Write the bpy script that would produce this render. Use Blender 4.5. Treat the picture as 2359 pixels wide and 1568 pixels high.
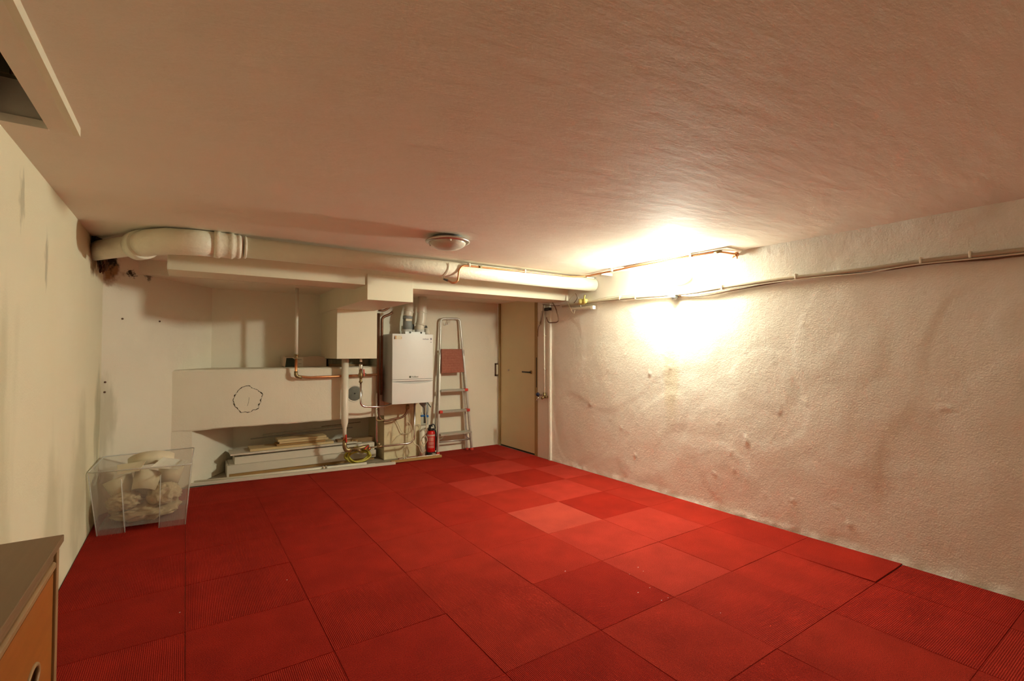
import bpy, bmesh, math, random
from mathutils import Vector, Matrix, noise

for o in list(bpy.data.objects):
    bpy.data.objects.remove(o)
scene = bpy.context.scene
COL = scene.collection
random.seed(7)

# ------------------------------------------------------------------ camera
W, H = 2359, 1568
F, YAW, PITCH, ROLL, CAMZ = 1106.4, 0.59603, 0.024176, 0.00052, 1.2135
_cy, _sy, _cp, _sp = math.cos(YAW), math.sin(YAW), math.cos(PITCH), math.sin(PITCH)
FWD = Vector((_sy * _cp, _cy * _cp, _sp))
_r = Vector((_cy, -_sy, 0))
_u = _r.cross(FWD)
RIGHT = math.cos(ROLL) * _r + math.sin(ROLL) * _u
UP = -math.sin(ROLL) * _r + math.cos(ROLL) * _u
CAM = Vector((0, 0, CAMZ))


def pix(x, y, axis, val):
    """point where the sight line through a photo pixel meets the plane axis = val"""
    d = FWD + RIGHT * ((x - W / 2) / F) - UP * ((y - H / 2) / F)
    t = (val - CAM[axis]) / d[axis]
    return CAM + d * t


cam = bpy.data.cameras.new('camera')
cam.sensor_fit = 'HORIZONTAL'
cam.sensor_width = 36.0
cam.lens = F * 36.0 / W
cam.clip_start = 0.02
cam.clip_end = 60
camo = bpy.data.objects.new('camera', cam)
COL.objects.link(camo)
camo.matrix_world = Matrix(((RIGHT.x, UP.x, -FWD.x, CAM.x), (RIGHT.y, UP.y, -FWD.y, CAM.y),
                            (RIGHT.z, UP.z, -FWD.z, CAM.z), (0, 0, 0, 1)))
scene.camera = camo

# ------------------------------------------------------------------ light and exposure
world = bpy.data.worlds.new('world')
scene.world = world
world.use_nodes = True
world.node_tree.nodes['Background'].inputs[0].default_value = (0, 0, 0, 1)
world.node_tree.nodes['Background'].inputs[1].default_value = 0.0
scene.view_settings.view_transform = 'Standard'
scene.view_settings.look = 'None'
scene.view_settings.gamma = 1.0
scene.view_settings.use_curve_mapping = False
scene.view_settings.exposure = 2.1
LAMP_STRENGTH = 185.0
LAMP_COLOR = (0.93, 0.96, 0.79)

# ------------------------------------------------------------------ room numbers (metres)
XR, XL, ZC, YB, YF = 3.408, -0.524, 1.972, 5.343, -0.8
YL = 5.372            # wall behind the ladder
YN = 5.90             # back of the low niche
YU = 5.65             # back of the upper recess
YK = 5.252            # front of the sill block
OBL0, OBL1 = Vector((-0.524, 4.70)), Vector((0.469, 5.99))   # oblique wall in plan


# ------------------------------------------------------------------ materials
def srgb(r, g, b):
    f = lambda c: (c / 255 / 12.92) if c / 255 <= 0.04045 else ((c / 255 + 0.055) / 1.055) ** 2.4
    return (f(r), f(g), f(b), 1)


def newmat(name):
    m = bpy.data.materials.new(name)
    m.use_nodes = True
    nt = m.node_tree
    return m, nt, nt.nodes['Principled BSDF']


def mat(name, col, rough=0.6, metal=0.0, var=0.12, scale=9.0, bump=0.0, bscale=60.0, spec=0.4, col2=None, stretch=None,
        detail=4.0):
    m, nt, b = newmat(name)
    n, l = nt.nodes, nt.links
    tc = n.new('ShaderNodeTexCoord')
    mp = n.new('ShaderNodeMapping')
    l.new(tc.outputs['Object'], mp.inputs['Vector'])
    if stretch:
        mp.inputs['Scale'].default_value = stretch
    nz = n.new('ShaderNodeTexNoise')
    nz.inputs['Scale'].default_value = scale
    nz.inputs['Detail'].default_value = detail
    l.new(mp.outputs[0], nz.inputs['Vector'])
    mx = n.new('ShaderNodeMix')
    mx.data_type = 'RGBA'
    l.new(nz.outputs['Fac'], mx.inputs['Factor'])
    if col2 is None:
        a = tuple(max(0, c * (1 - var)) for c in col[:3]) + (1,)
        c2 = tuple(min(1, c * (1 + var)) for c in col[:3]) + (1,)
    else:
        a, c2 = col, col2
    mx.inputs['A'].default_value = a
    mx.inputs['B'].default_value = c2
    l.new(mx.outputs['Result'], b.inputs['Base Color'])
    b.inputs['Roughness'].default_value = rough
    b.inputs['Metallic'].default_value = metal
    b.inputs['Specular IOR Level'].default_value = spec
    if bump:
        nb = n.new('ShaderNodeTexNoise')
        nb.inputs['Scale'].default_value = bscale
        nb.inputs['Detail'].default_value = 5
        l.new(mp.outputs[0], nb.inputs['Vector'])
        bp = n.new('ShaderNodeBump')
        bp.inputs['Strength'].default_value = 1.0
        bp.inputs['Distance'].default_value = bump
        l.new(nb.outputs['Fac'], bp.inputs['Height'])
        l.new(bp.outputs[0], b.inputs['Normal'])
    return m


def add_spots(m, spots):
    """stains with a shape of their own: (centre, radius, colour, noise amount, noise scale, strength)"""
    nt = m.node_tree
    n, l = nt.nodes, nt.links
    b = n['Principled BSDF']
    src = b.inputs['Base Color'].links[0].from_socket
    tc = n.new('ShaderNodeTexCoord')
    for (c, rad, colr, namt, nsc, stg, stretch) in spots:
        sub = n.new('ShaderNodeVectorMath'); sub.operation = 'SUBTRACT'
        l.new(tc.outputs['Object'], sub.inputs[0]); sub.inputs[1].default_value = c
        mul = n.new('ShaderNodeVectorMath'); mul.operation = 'MULTIPLY'
        l.new(sub.outputs[0], mul.inputs[0]); mul.inputs[1].default_value = stretch
        ln = n.new('ShaderNodeVectorMath'); ln.operation = 'LENGTH'
        l.new(mul.outputs[0], ln.inputs[0])
        nz = n.new('ShaderNodeTexNoise'); nz.inputs['Scale'].default_value = nsc; nz.inputs['Detail'].default_value = 6
        mp = n.new('ShaderNodeVectorMath'); mp.operation = 'MULTIPLY'
        l.new(tc.outputs['Object'], mp.inputs[0]); mp.inputs[1].default_value = stretch
        l.new(mp.outputs[0], nz.inputs['Vector'])
        ma = n.new('ShaderNodeMath'); ma.operation = 'MULTIPLY_ADD'
        l.new(nz.outputs['Fac'], ma.inputs[0]); ma.inputs[1].default_value = namt * rad
        l.new(ln.outputs['Value'], ma.inputs[2])
        mr = n.new('ShaderNodeMapRange')
        mr.interpolation_type = 'SMOOTHSTEP'
        mr.inputs['From Min'].default_value = rad * (0.35 + namt * 0.5)
        mr.inputs['From Max'].default_value = rad * (1.0 + namt * 0.5)
        mr.inputs['To Min'].default_value = stg
        mr.inputs['To Max'].default_value = 0.0
        l.new(ma.outputs[0], mr.inputs['Value'])
        mx = n.new('ShaderNodeMix'); mx.data_type = 'RGBA'
        l.new(mr.outputs['Result'], mx.inputs['Factor'])
        l.new(src, mx.inputs['A']); mx.inputs['B'].default_value = colr
        src = mx.outputs['Result']
    l.new(src, b.inputs['Base Color'])


def plaster(name, col, col2, b1, s1, b2, s2, stretch=None):
    m = mat(name, col, rough=0.75, col2=col2, scale=2.2, spec=0.25, stretch=stretch)
    nt = m.node_tree
    n, l = nt.nodes, nt.links
    tc = n.new('ShaderNodeTexCoord')
    last = None
    mp = n.new('ShaderNodeMapping')
    l.new(tc.outputs['Object'], mp.inputs['Vector'])
    if stretch:
        mp.inputs['Scale'].default_value = stretch
    for bd, sc in ((b1, s1), (b2, s2)):
        nz = n.new('ShaderNodeTexNoise'); nz.inputs['Scale'].default_value = sc; nz.inputs['Detail'].default_value = 6
        nz.inputs['Roughness'].default_value = 0.6
        l.new(mp.outputs[0], nz.inputs['Vector'])
        bp = n.new('ShaderNodeBump'); bp.inputs['Distance'].default_value = bd
        l.new(nz.outputs['Fac'], bp.inputs['Height'])
        if last:
            l.new(last.outputs[0], bp.inputs['Normal'])
        last = bp
    l.new(last.outputs[0], n['Principled BSDF'].inputs['Normal'])
    return m


WALLC = (0.80, 0.74, 0.58, 1)
WALLC2 = (0.87, 0.81, 0.67, 1)
M = {}
M['right'] = plaster('rough_white_plaster', (0.86, 0.82, 0.73, 1), (0.90, 0.86, 0.78, 1), 0.0022, 38, 0.0020, 120)
M['left'] = plaster('stained_cream_wall', (0.78, 0.71, 0.50, 1), (0.84, 0.78, 0.58, 1), 0.002, 14, 0.001, 120)
M['back'] = plaster('cream_back_wall', WALLC, WALLC2, 0.002, 12, 0.0012, 110)
M['oblique'] = plaster('cream_stained_corner', WALLC, WALLC2, 0.003, 12, 0.0012, 110)
M['pier'] = plaster('yellowed_pier_plaster', (0.72, 0.60, 0.36, 1), (0.78, 0.68, 0.46, 1), 0.003, 16, 0.001, 110)
M['ceil'] = plaster('trowelled_ceiling', (0.84, 0.75, 0.62, 1), (0.88, 0.80, 0.68, 1), 0.0042, 4, 0.0006, 60, stretch=(1.0, 2.6, 1.0))
M['casing'] = mat('cream_painted_board', (0.80, 0.73, 0.55, 1), rough=0.55, var=0.04, scale=4, bump=0.0006, bscale=40)
M['hatch'] = mat('dark_raw_board', (0.24, 0.21, 0.13, 1), rough=0.85, var=0.4, scale=6, stretch=(12, 1, 1))
M['concrete'] = mat('dusty_concrete', (0.30, 0.25, 0.18, 1), rough=0.9, var=0.3, scale=14, bump=0.002)
M['ironpaint'] = mat('painted_cast_iron', (0.86, 0.80, 0.64, 1), rough=0.42, var=0.06, scale=7, bump=0.003, bscale=45, spec=0.5)
M['copper'] = mat('copper', (0.62, 0.27, 0.12, 1), rough=0.38, metal=0.85, var=0.25, scale=22)
M['darkcopper'] = mat('tarnished_copper', (0.23, 0.11, 0.06, 1), rough=0.5, metal=0.7, var=0.4, scale=18)
M['brass'] = mat('aged_brass', (0.34, 0.25, 0.12, 1), rough=0.45, metal=0.8, var=0.35, scale=30)
M['chrome'] = mat('chrome', (0.75, 0.72, 0.68, 1), rough=0.22, metal=1.0, var=0.08, scale=20)
M['alu'] = mat('worn_aluminium', (0.66, 0.63, 0.57, 1), rough=0.38, metal=0.75, var=0.18, scale=30)
M['nickel'] = mat('brushed_nickel', (0.62, 0.58, 0.52, 1), rough=0.3, metal=0.9, var=0.06)
M['whitepvc'] = mat('cream_white_pvc', (0.80, 0.74, 0.60, 1), rough=0.35, var=0.05, spec=0.5)
M['whitepaint'] = mat('white_paint', (0.80, 0.75, 0.64, 1), rough=0.5, var=0.06)
M['boiler'] = mat('boiler_white_enamel', (0.78, 0.77, 0.72, 1), rough=0.35, var=0.02, spec=0.5)
M['boilerside'] = mat('boiler_grey_enamel', (0.52, 0.52, 0.50, 1), rough=0.4, var=0.03, spec=0.5)
M['greypvc'] = mat('grey_pvc', (0.30, 0.32, 0.30, 1), rough=0.45, var=0.08)
M['darkgrey'] = mat('dark_grey_plastic', (0.10, 0.10, 0.085, 1), rough=0.5, var=0.2)
M['black'] = mat('black_plastic', (0.018, 0.017, 0.014, 1), rough=0.45, var=0.3)
M['ink'] = mat('dark_olive_print', (0.10, 0.10, 0.05, 1), rough=0.6, var=0.1)
M['inkgrey'] = mat('grey_violet_print', (0.22, 0.20, 0.26, 1), rough=0.6, var=0.1)
M['orangeink'] = mat('orange_sticker', (0.65, 0.32, 0.12, 1), rough=0.5, var=0.15)
M['paper'] = mat('sticker_paper', (0.78, 0.70, 0.52, 1), rough=0.6, var=0.06, scale=40)
M['redgloss'] = mat('extinguisher_red', (0.62, 0.008, 0.006, 1), rough=0.28, var=0.06, spec=0.6)
M['redplastic'] = mat('red_plastic', (0.60, 0.05, 0.03, 1), rough=0.45, var=0.15)
M['label'] = mat('pale_pink_print', (0.62, 0.30, 0.26, 1), rough=0.5, var=0.2, scale=120, col2=(0.62, 0.12, 0.09, 1))
M['band'] = mat('pale_band_print', (0.62, 0.42, 0.36, 1), rough=0.5, var=0.1, scale=60)
M['navy'] = mat('navy_plastic', (0.012, 0.018, 0.05, 1), rough=0.3, var=0.3)
M['blue'] = mat('blue_plastic', (0.02, 0.14, 0.40, 1), rough=0.4, var=0.15)
M['rope'] = mat('cream_cord', (0.66, 0.56, 0.38, 1), rough=0.8, var=0.15, scale=90)
M['hose'] = mat('yellow_hose', (0.50, 0.42, 0.05, 1), rough=0.4, var=0.2, scale=40)
M['yellow'] = mat('yellow_valve_paint', (0.74, 0.64, 0.20, 1), rough=0.45, var=0.12)
M['cable'] = mat('grey_beige_conduit', (0.48, 0.42, 0.31, 1), rough=0.5, var=0.15, scale=5)
M['cablew'] = mat('white_cable', (0.74, 0.68, 0.56, 1), rough=0.5, var=0.08)
M['cabled'] = mat('brown_cable', (0.16, 0.09, 0.05, 1), rough=0.5, var=0.2)
M['wood'] = mat('planed_pine', (0.62, 0.45, 0.22, 1), rough=0.6, col2=(0.74, 0.58, 0.32, 1), scale=7, stretch=(1, 14, 14))
M['woodend'] = mat('dark_sawn_wood', (0.26, 0.16, 0.07, 1), rough=0.75, var=0.3, scale=12, stretch=(1, 10, 10))
M['woodbrown'] = mat('orange_brown_wood', (0.42, 0.24, 0.08, 1), rough=0.6, var=0.25, scale=9, stretch=(1, 12, 12))
M['boardwhite'] = mat('white_laminate_board', (0.74, 0.67, 0.55, 1), rough=0.5, var=0.04, scale=6)
M['boardgrey'] = mat('grey_green_primer', (0.46, 0.46, 0.36, 1), rough=0.6, var=0.12)
M['steelstrip'] = mat('galvanised_strip', (0.34, 0.33, 0.28, 1), rough=0.5, metal=0.4, var=0.2)
M['cardboard'] = mat('pinkish_cardboard', (0.62, 0.50, 0.38, 1), rough=0.75, var=0.06, scale=20)
M['cartongreen'] = mat('dark_green_print', (0.025, 0.04, 0.025, 1), rough=0.6, var=0.6, scale=60)
M['cartonwhite'] = mat('white_carton_print', (0.72, 0.67, 0.56, 1), rough=0.65, var=0.04)
M['door'] = mat('cream_painted_door', (0.78, 0.66, 0.40, 1), rough=0.45, var=0.04, scale=5, spec=0.5)
M['doorframe'] = mat('brown_cream_frame', (0.40, 0.27, 0.11, 1), rough=0.6, var=0.12, scale=8)
M['rust'] = mat('rusty_brown_metal', (0.12, 0.06, 0.03, 1), rough=0.8, var=0.5, scale=60)
M['glassmilk'] = mat('frosted_glass_bowl', (0.62, 0.56, 0.46, 1), rough=0.25, var=0.03, spec=0.5)
M['cloth'] = mat('beige_cotton', (0.62, 0.50, 0.33, 1), rough=0.9, var=0.12, scale=9, bump=0.002, bscale=80)
M['cloth2'] = mat('sand_cotton', (0.54, 0.42, 0.26, 1), rough=0.9, var=0.14, scale=9, bump=0.002, bscale=80)
M['shade'] = mat('cream_card_shade', (0.78, 0.69, 0.50, 1), rough=0.7, var=0.05)
M['whitecard'] = mat('white_card', (0.82, 0.78, 0.68, 1), rough=0.7, var=0.04)
M['cabwood'] = mat('orange_teak_veneer', (0.29, 0.090, 0.011, 1), rough=0.42, col2=(0.39, 0.138, 0.020, 1), scale=5, stretch=(3, 1.2, 14), spec=0.5)
M['cabtop'] = mat('brown_cabinet_top', (0.19, 0.110, 0.048, 1), rough=0.5, col2=(0.245, 0.148, 0.070, 1), scale=7, stretch=(12, 1, 6), spec=0.4)
M['cabedge'] = mat('worn_wood_edge', (0.33, 0.19, 0.08, 1), rough=0.5, var=0.2, scale=14)
M['terra'] = mat('brick_red_step', (0.24, 0.055, 0.03, 1), rough=0.75, scale=45, col2=(0.46, 0.18, 0.11, 1), detail=8)
M['stepgrey'] = mat('grey_ribbed_step', (0.40, 0.36, 0.29, 1), rough=0.5, metal=0.3, var=0.15, scale=40)
M['crack'] = mat('dark_crack', (0.07, 0.055, 0.03, 1), rough=0.95, var=0.4, scale=50)
M['mortar'] = mat('grey_cement_plug', (0.17, 0.17, 0.14, 1), rough=0.9, var=0.3, scale=30, bump=0.002)
M['drop'] = mat('white_paint_fleck', (0.85, 0.82, 0.75, 1), rough=0.7)

add_spots(M['oblique'], [
    ((-0.50, 4.72, 1.86), 0.17, (0.30, 0.15, 0.05, 1), 1.5, 14, 0.95, (1, 1, 1)),
    ((-0.50, 4.70, 1.93), 0.13, (0.02, 0.016, 0.010, 1), 2.2, 22, 1.0, (1, 1, 1)),
    ((-0.38, 4.90, 1.84), 0.06, (0.05, 0.04, 0.025, 1), 2.4, 40, 1.0, (1, 1, 1.6)),
    ((-0.28, 5.04, 1.85), 0.05, (0.10, 0.08, 0.05, 1), 2.4, 40, 0.8, (1, 1, 1)),
    ((-0.50, 4.72, 0.72), 0.30, (0.40, 0.36, 0.22, 1), 1.2, 7, 0.5, (2.2, 2.2, 0.7)),
])
add_spots(M['left'], [
    ((-0.52, 4.58, 0.72), 0.34, (0.34, 0.32, 0.18, 1), 1.0, 6, 0.62, (1, 1.7, 0.7)),
    ((-0.52, 3.9, 0.40), 0.42, (0.46, 0.42, 0.25, 1), 1.3, 4, 0.5, (1, 1.1, 0.7)),
    ((-0.52, 3.2, 0.25), 0.40, (0.46, 0.42, 0.25, 1), 1.4, 4, 0.45, (1, 1.4, 0.7)),
    ((-0.52, 2.95, 1.62), 0.12, (0.28, 0.25, 0.14, 1), 2.0, 16, 0.5, (1, 2.6, 0.8)),
    ((-0.52, 2.55, 1.80), 0.11, (0.30, 0.27, 0.15, 1), 2.0, 16, 0.45, (1, 2.2, 0.9)),
    ((-0.52, 2.20, 1.72), 0.14, (0.32, 0.28, 0.16, 1), 2.0, 14, 0.45, (1, 2.0, 0.9)),
    ((-0.52, 2.35, 0.55), 0.5, (0.50, 0.46, 0.28, 1), 1.4, 4, 0.45, (1, 2.2, 0.5)),
    ((-0.52, 4.25, 1.90), 0.22, (0.20, 0.11, 0.04, 1), 1.6, 12, 0.9, (1, 0.8, 1)),
    ((-0.52, 4.45, 1.95), 0.16, (0.02, 0.016, 0.010, 1), 2.0, 20, 1.0, (1, 0.8, 1)),
])
add_spots(M['right'], [
    ((3.40, 2.62, 1.02), 0.24, (0.74, 0.62, 0.38, 1), 1.2, 3, 0.42, (1, 2.0, 0.5)),
])

# carpet: per tile colour from the object, fine ribs along the tile's own Y axis
m, nt, b = newmat('ribbed_red_carpet')
n, l = nt.nodes, nt.links
tc = n.new('ShaderNodeTexCoord')
oi = n.new('ShaderNodeObjectInfo')
nz = n.new('ShaderNodeTexNoise'); nz.inputs['Scale'].default_value = 260; nz.inputs['Detail'].default_value = 3
l.new(tc.outputs['Object'], nz.inputs['Vector'])
nz2 = n.new('ShaderNodeTexNoise'); nz2.inputs['Scale'].default_value = 5; nz2.inputs['Detail'].default_value = 4
add = n.new('ShaderNodeVectorMath'); add.operation = 'ADD'
l.new(tc.outputs['Object'], add.inputs[0]); l.new(oi.outputs['Location'], add.inputs[1])
l.new(add.outputs[0], nz2.inputs['Vector'])
wv = n.new('ShaderNodeTexWave'); wv.wave_type = 'BANDS'; wv.bands_direction = 'X'
wv.inputs['Scale'].default_value = 45.0; wv.inputs['Distortion'].default_value = 0.6; wv.inputs['Detail'].default_value = 1
wv.inputs['Detail Scale'].default_value = 3
l.new(tc.outputs['Object'], wv.inputs['Vector'])
s1 = n.new('ShaderNodeMapRange'); l.new(nz.outputs['Fac'], s1.inputs['Value'])
s1.inputs['From Min'].default_value = 0.25; s1.inputs['From Max'].default_value = 0.75
s1.inputs['To Min'].default_value = 0.55; s1.inputs['To Max'].default_value = 1.45
s2 = n.new('ShaderNodeMapRange'); l.new(nz2.outputs['Fac'], s2.inputs['Value'])
s2.inputs['From Min'].default_value = 0.3; s2.inputs['From Max'].default_value = 0.7
s2.inputs['To Min'].default_value = 0.88; s2.inputs['To Max'].default_value = 1.12
s3 = n.new('ShaderNodeMapRange'); l.new(wv.outputs['Fac'], s3.inputs['Value'])
s3.inputs['To Min'].default_value = 0.80; s3.inputs['To Max'].default_value = 1.15
p1 = n.new('ShaderNodeMath'); p1.operation = 'MULTIPLY'; l.new(s1.outputs[0], p1.inputs[0]); l.new(s2.outputs[0], p1.inputs[1])
p2 = n.new('ShaderNodeMath'); p2.operation = 'MULTIPLY'; l.new(p1.outputs[0], p2.inputs[0]); l.new(s3.outputs[0], p2.inputs[1])
vm = n.new('ShaderNodeVectorMath'); vm.operation = 'SCALE'
l.new(oi.outputs['Color'], vm.inputs[0]); l.new(p2.outputs[0], vm.inputs['Scale'])
l.new(vm.outputs[0], b.inputs['Base Color'])
b.inputs['Roughness'].default_value = 0.95
b.inputs['Specular IOR Level'].default_value = 0.1
bp = n.new('ShaderNodeBump'); bp.inputs['Distance'].default_value = 0.0025
hs = n.new('ShaderNodeMath'); hs.operation = 'MULTIPLY_ADD'
l.new(wv.outputs['Fac'], hs.inputs[0]); hs.inputs[1].default_value = 0.7; l.new(nz.outputs['Fac'], hs.inputs[2])
l.new(hs.outputs[0], bp.inputs['Height']); l.new(bp.outputs[0], b.inputs['Normal'])
M['carpet'] = m

# translucent plastic of the storage box
m, nt, b = newmat('clear_milky_plastic')
n, l = nt.nodes, nt.links
b.inputs['Base Color'].default_value = (0.80, 0.77, 0.72, 1)
b.inputs['Roughness'].default_value = 0.3
b.inputs['Specular IOR Level'].default_value = 0.5
tr = n.new('ShaderNodeBsdfTransparent'); tr.inputs['Color'].default_value = (0.95, 0.94, 0.90, 1)
ms = n.new('ShaderNodeMixShader')
nz = n.new('ShaderNodeTexNoise'); nz.inputs['Scale'].default_value = 4
mr = n.new('ShaderNodeMapRange'); l.new(nz.outputs['Fac'], mr.inputs['Value'])
mr.inputs['To Min'].default_value = 0.19; mr.inputs['To Max'].default_value = 0.31
l.new(mr.outputs[0], ms.inputs['Fac'])
l.new(tr.outputs[0], ms.inputs[1]); l.new(b.outputs[0], ms.inputs[2])
l.new(ms.outputs[0], n['Material Output'].inputs['Surface'])
M['clear'] = m
m2 = m.copy(); m2.name = 'milky_plastic_edge'
for nd in m2.node_tree.nodes:
    if nd.type == 'MAP_RANGE':
        nd.inputs['To Min'].default_value = 0.55; nd.inputs['To Max'].default_value = 0.7
M['clearedge'] = m2

m, nt, b = newmat('lit_lamp_glass')
em = nt.nodes.new('ShaderNodeEmission')
em.inputs['Color'].default_value = LAMP_COLOR + (1,)
em.inputs['Strength'].default_value = LAMP_STRENGTH
nt.links.new(em.outputs[0], nt.nodes['Material Output'].inputs['Surface'])
M['lit'] = m


# ------------------------------------------------------------------ mesh helpers
class MB:
    def __init__(self):
        self.v, self.f, self.s = [], [], []

    def add(self, verts, faces, smooth=False):
        o = len(self.v)
        self.v += [tuple(p) for p in verts]
        self.f += [[i + o for i in f] for f in faces]
        self.s += [smooth] * len(faces)
        return self

    def box(self, x0, x1, y0, y1, z0, z1):
        v = [(x, y, z) for z in (z0, z1) for y in (y0, y1) for x in (x0, x1)]
        return self.add(v, [(0, 2, 3, 1), (4, 5, 7, 6), (0, 1, 5, 4), (2, 6, 7, 3), (0, 4, 6, 2), (1, 3, 7, 5)])

    def hexa(self, b4, t4):
        return self.add(list(b4) + list(t4), [(3, 2, 1, 0), (4, 5, 6, 7), (0, 1, 5, 4), (1, 2, 6, 5), (2, 3, 7, 6), (3, 0, 4, 7)])

    def bar(self, a, b, w, h, up=(0, 0, 1)):
        """box bar from a to b, w across (perpendicular to up), h along up"""
        a, b = Vector(a), Vector(b)
        d = (b - a).normalized()
        s = d.cross(Vector(up)).normalized()
        u = s.cross(d).normalized()
        c = [s * (-w / 2) - u * (h / 2), s * (w / 2) - u * (h / 2), s * (w / 2) + u * (h / 2), s * (-w / 2) + u * (h / 2)]
        return self.hexa([a + q for q in c], [b + q for q in c])

    def prism(self, poly, vec):
        n = len(poly)
        vec = Vector(vec)
        v = [Vector(p) for p in poly]
        v += [p + vec for p in v[:n]]
        f = [list(range(n))[::-1], list(range(n, 2 * n))]
        f += [(i, (i + 1) % n, (i + 1) % n + n, i + n) for i in range(n)]
        return self.add(v, f)

    def tube(self, pts, r, seg=12, fillet=0.0, cap=True, closed=False, fseg=6):
        P = [Vector(p) for p in pts]
        R = list(r) if isinstance(r, (list, tuple)) else [r] * len(P)
        if fillet > 0 and len(P) > 2:
            Q, RQ = [P[0]], [R[0]]
            for i in range(1, len(P) - 1):
                a, b, c = P[i - 1], P[i], P[i + 1]
                k = min(fillet, (a - b).length * 0.48, (c - b).length * 0.48)
                p0, p1 = b + (a - b).normalized() * k, b + (c - b).normalized() * k
                for j in range(fseg + 1):
                    t = j / fseg
                    Q.append(p0 * (1 - t) ** 2 + b * 2 * t * (1 - t) + p1 * t * t)
                    RQ.append(R[i])
            Q.append(P[-1]); RQ.append(R[-1])
            P, R = Q, RQ
        N = len(P)
        tang = []
        for i in range(N):
            if closed:
                d = P[(i + 1) % N] - P[i - 1]
            else:
                d = P[min(i + 1, N - 1)] - P[max(i - 1, 0)]
            tang.append(d.normalized() if d.length > 1e-9 else Vector((0, 0, 1)))
        ref = Vector((0, 0, 1)) if abs(tang[0].z) < 0.9 else Vector((1, 0, 0))
        nrm = (ref - tang[0] * ref.dot(tang[0])).normalized()
        v, f = [], []
        for i in range(N):
            nrm = (nrm - tang[i] * nrm.dot(tang[i]))
            nrm = nrm.normalized() if nrm.length > 1e-6 else tang[i].orthogonal().normalized()
            bi = tang[i].cross(nrm)
            for k in range(seg):
                a = 2 * math.pi * k / seg
                v.append(P[i] + (nrm * math.cos(a) + bi * math.sin(a)) * R[i])
        for i in range(N if closed else N - 1):
            for k in range(seg):
                a, b2 = i * seg + k, i * seg + (k + 1) % seg
                c, d = ((i + 1) % N) * seg + (k + 1) % seg, ((i + 1) % N) * seg + k
                f.append((a, b2, c, d))
        self.add(v, f, True)
        if cap and not closed:
            self.add(v[:seg], [list(range(seg))[::-1]])
            self.add(v[-seg:], [list(range(seg))])
        return self

    def cyl(self, a, b, r, r2=None, seg=20):
        return self.tube([a, b], [r, r if r2 is None else r2], seg)

    def lathe(self, c, prof, axis='z', seg=32, sx=1.0, sy=1.0):
        """profile of (radius, height) turned about an axis through c"""
        v, f = [], []
        for (r, h) in prof:
            for k in range(seg):
                a = 2 * math.pi * k / seg
                p = (r * sx * math.cos(a), r * sy * math.sin(a), h)
                if axis == 'x':
                    p = (p[2], p[0], p[1])
                elif axis == 'y':
                    p = (p[0], p[2], p[1])
                v.append((c[0] + p[0], c[1] + p[1], c[2] + p[2]))
        for i in range(len(prof) - 1):
            for k in range(seg):
                f.append((i * seg + k, i * seg + (k + 1) % seg, (i + 1) * seg + (k + 1) % seg, (i + 1) * seg + k))
        return self.add(v, f, True)

    def build(self, name, material, parent=None, bevel=0.0, bseg=2):
        me = bpy.data.meshes.new(name)
        me.from_pydata(self.v, [], self.f)
        me.polygons.foreach_set('use_smooth', self.s)
        if bevel or True:
            bm = bmesh.new()
            bm.from_mesh(me)
            bmesh.ops.remove_doubles(bm, verts=bm.verts, dist=1e-6)
            bmesh.ops.recalc_face_normals(bm, faces=bm.faces)
            if bevel:
                ed = [e for e in bm.edges if len(e.link_faces) == 2 and e.calc_face_angle() > 0.6]
                bmesh.ops.bevel(bm, geom=ed, offset=bevel, segments=bseg, affect='EDGES', profile=0.5)
            bm.to_mesh(me)
            bm.free()
        me.materials.append(M[material])
        ob = bpy.data.objects.new(name, me)
        COL.objects.link(ob)
        if parent:
            put(ob, parent)
        return ob


def put(ob, parent):
    ob.parent = parent
    L = parent.location
    q = parent
    off = Vector((0, 0, 0))
    while q:
        off += q.location
        q = q.parent
    ob.matrix_parent_inverse = Matrix.Translation(-L) if parent.type == 'EMPTY' else Matrix.Identity(4)


def thing(name, label, cat, loc=(0, 0, 0), group=None, kind=None):
    e = bpy.data.objects.new(name, None)
    e.empty_display_size = 0.1
    COL.objects.link(e)
    e.location = loc
    return tag(e, label, cat, group, kind)


def tag(o, label, cat=None, group=None, kind=None):
    o['label'] = label
    if cat:
        o['category'] = cat
    if group:
        o['group'] = group
    if kind:
        o['kind'] = kind
    return o


def text(name, body, size, material, parent, origin, xdir, updir, shear=0.0, depth=0.0006, align='LEFT'):
    cu = bpy.data.curves.new(name, 'FONT')
    cu.body = body
    cu.size = size
    cu.shear = shear
    cu.extrude = depth
    cu.align_x = align
    tmp = bpy.data.objects.new('tmp_text', cu)
    COL.objects.link(tmp)
    dg = bpy.context.evaluated_depsgraph_get()
    me = bpy.data.meshes.new_from_object(tmp.evaluated_get(dg))
    bpy.data.objects.remove(tmp)
    bpy.data.curves.remove(cu)
    x, u = Vector(xdir).normalized(), Vector(updir).normalized()
    nrm = x.cross(u)
    mtx = Matrix(((x.x, u.x, nrm.x, origin[0]), (x.y, u.y, nrm.y, origin[1]), (x.z, u.z, nrm.z, origin[2]), (0, 0, 0, 1)))
    me.transform(mtx)
    me.materials.clear()
    me.materials.append(M[material])
    me.name = name
    ob = bpy.data.objects.new(name, me)
    COL.objects.link(ob)
    put(ob, parent)
    return ob


def struct(name, mb, material, label, bevel=0.0):
    o = mb.build(name, material, bevel=bevel)
    return tag(o, label, kind='structure')


# ================================================================== THE ROOM
# ---- floor with its carpet tiles
fl = struct('floor', MB().box(XL - 0.12, XR + 0.12, YF - 0.12, 6.05, -0.16, -0.0065), 'concrete', 'bare floor under red carpet tiles')
tile_cache = {}


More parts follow.
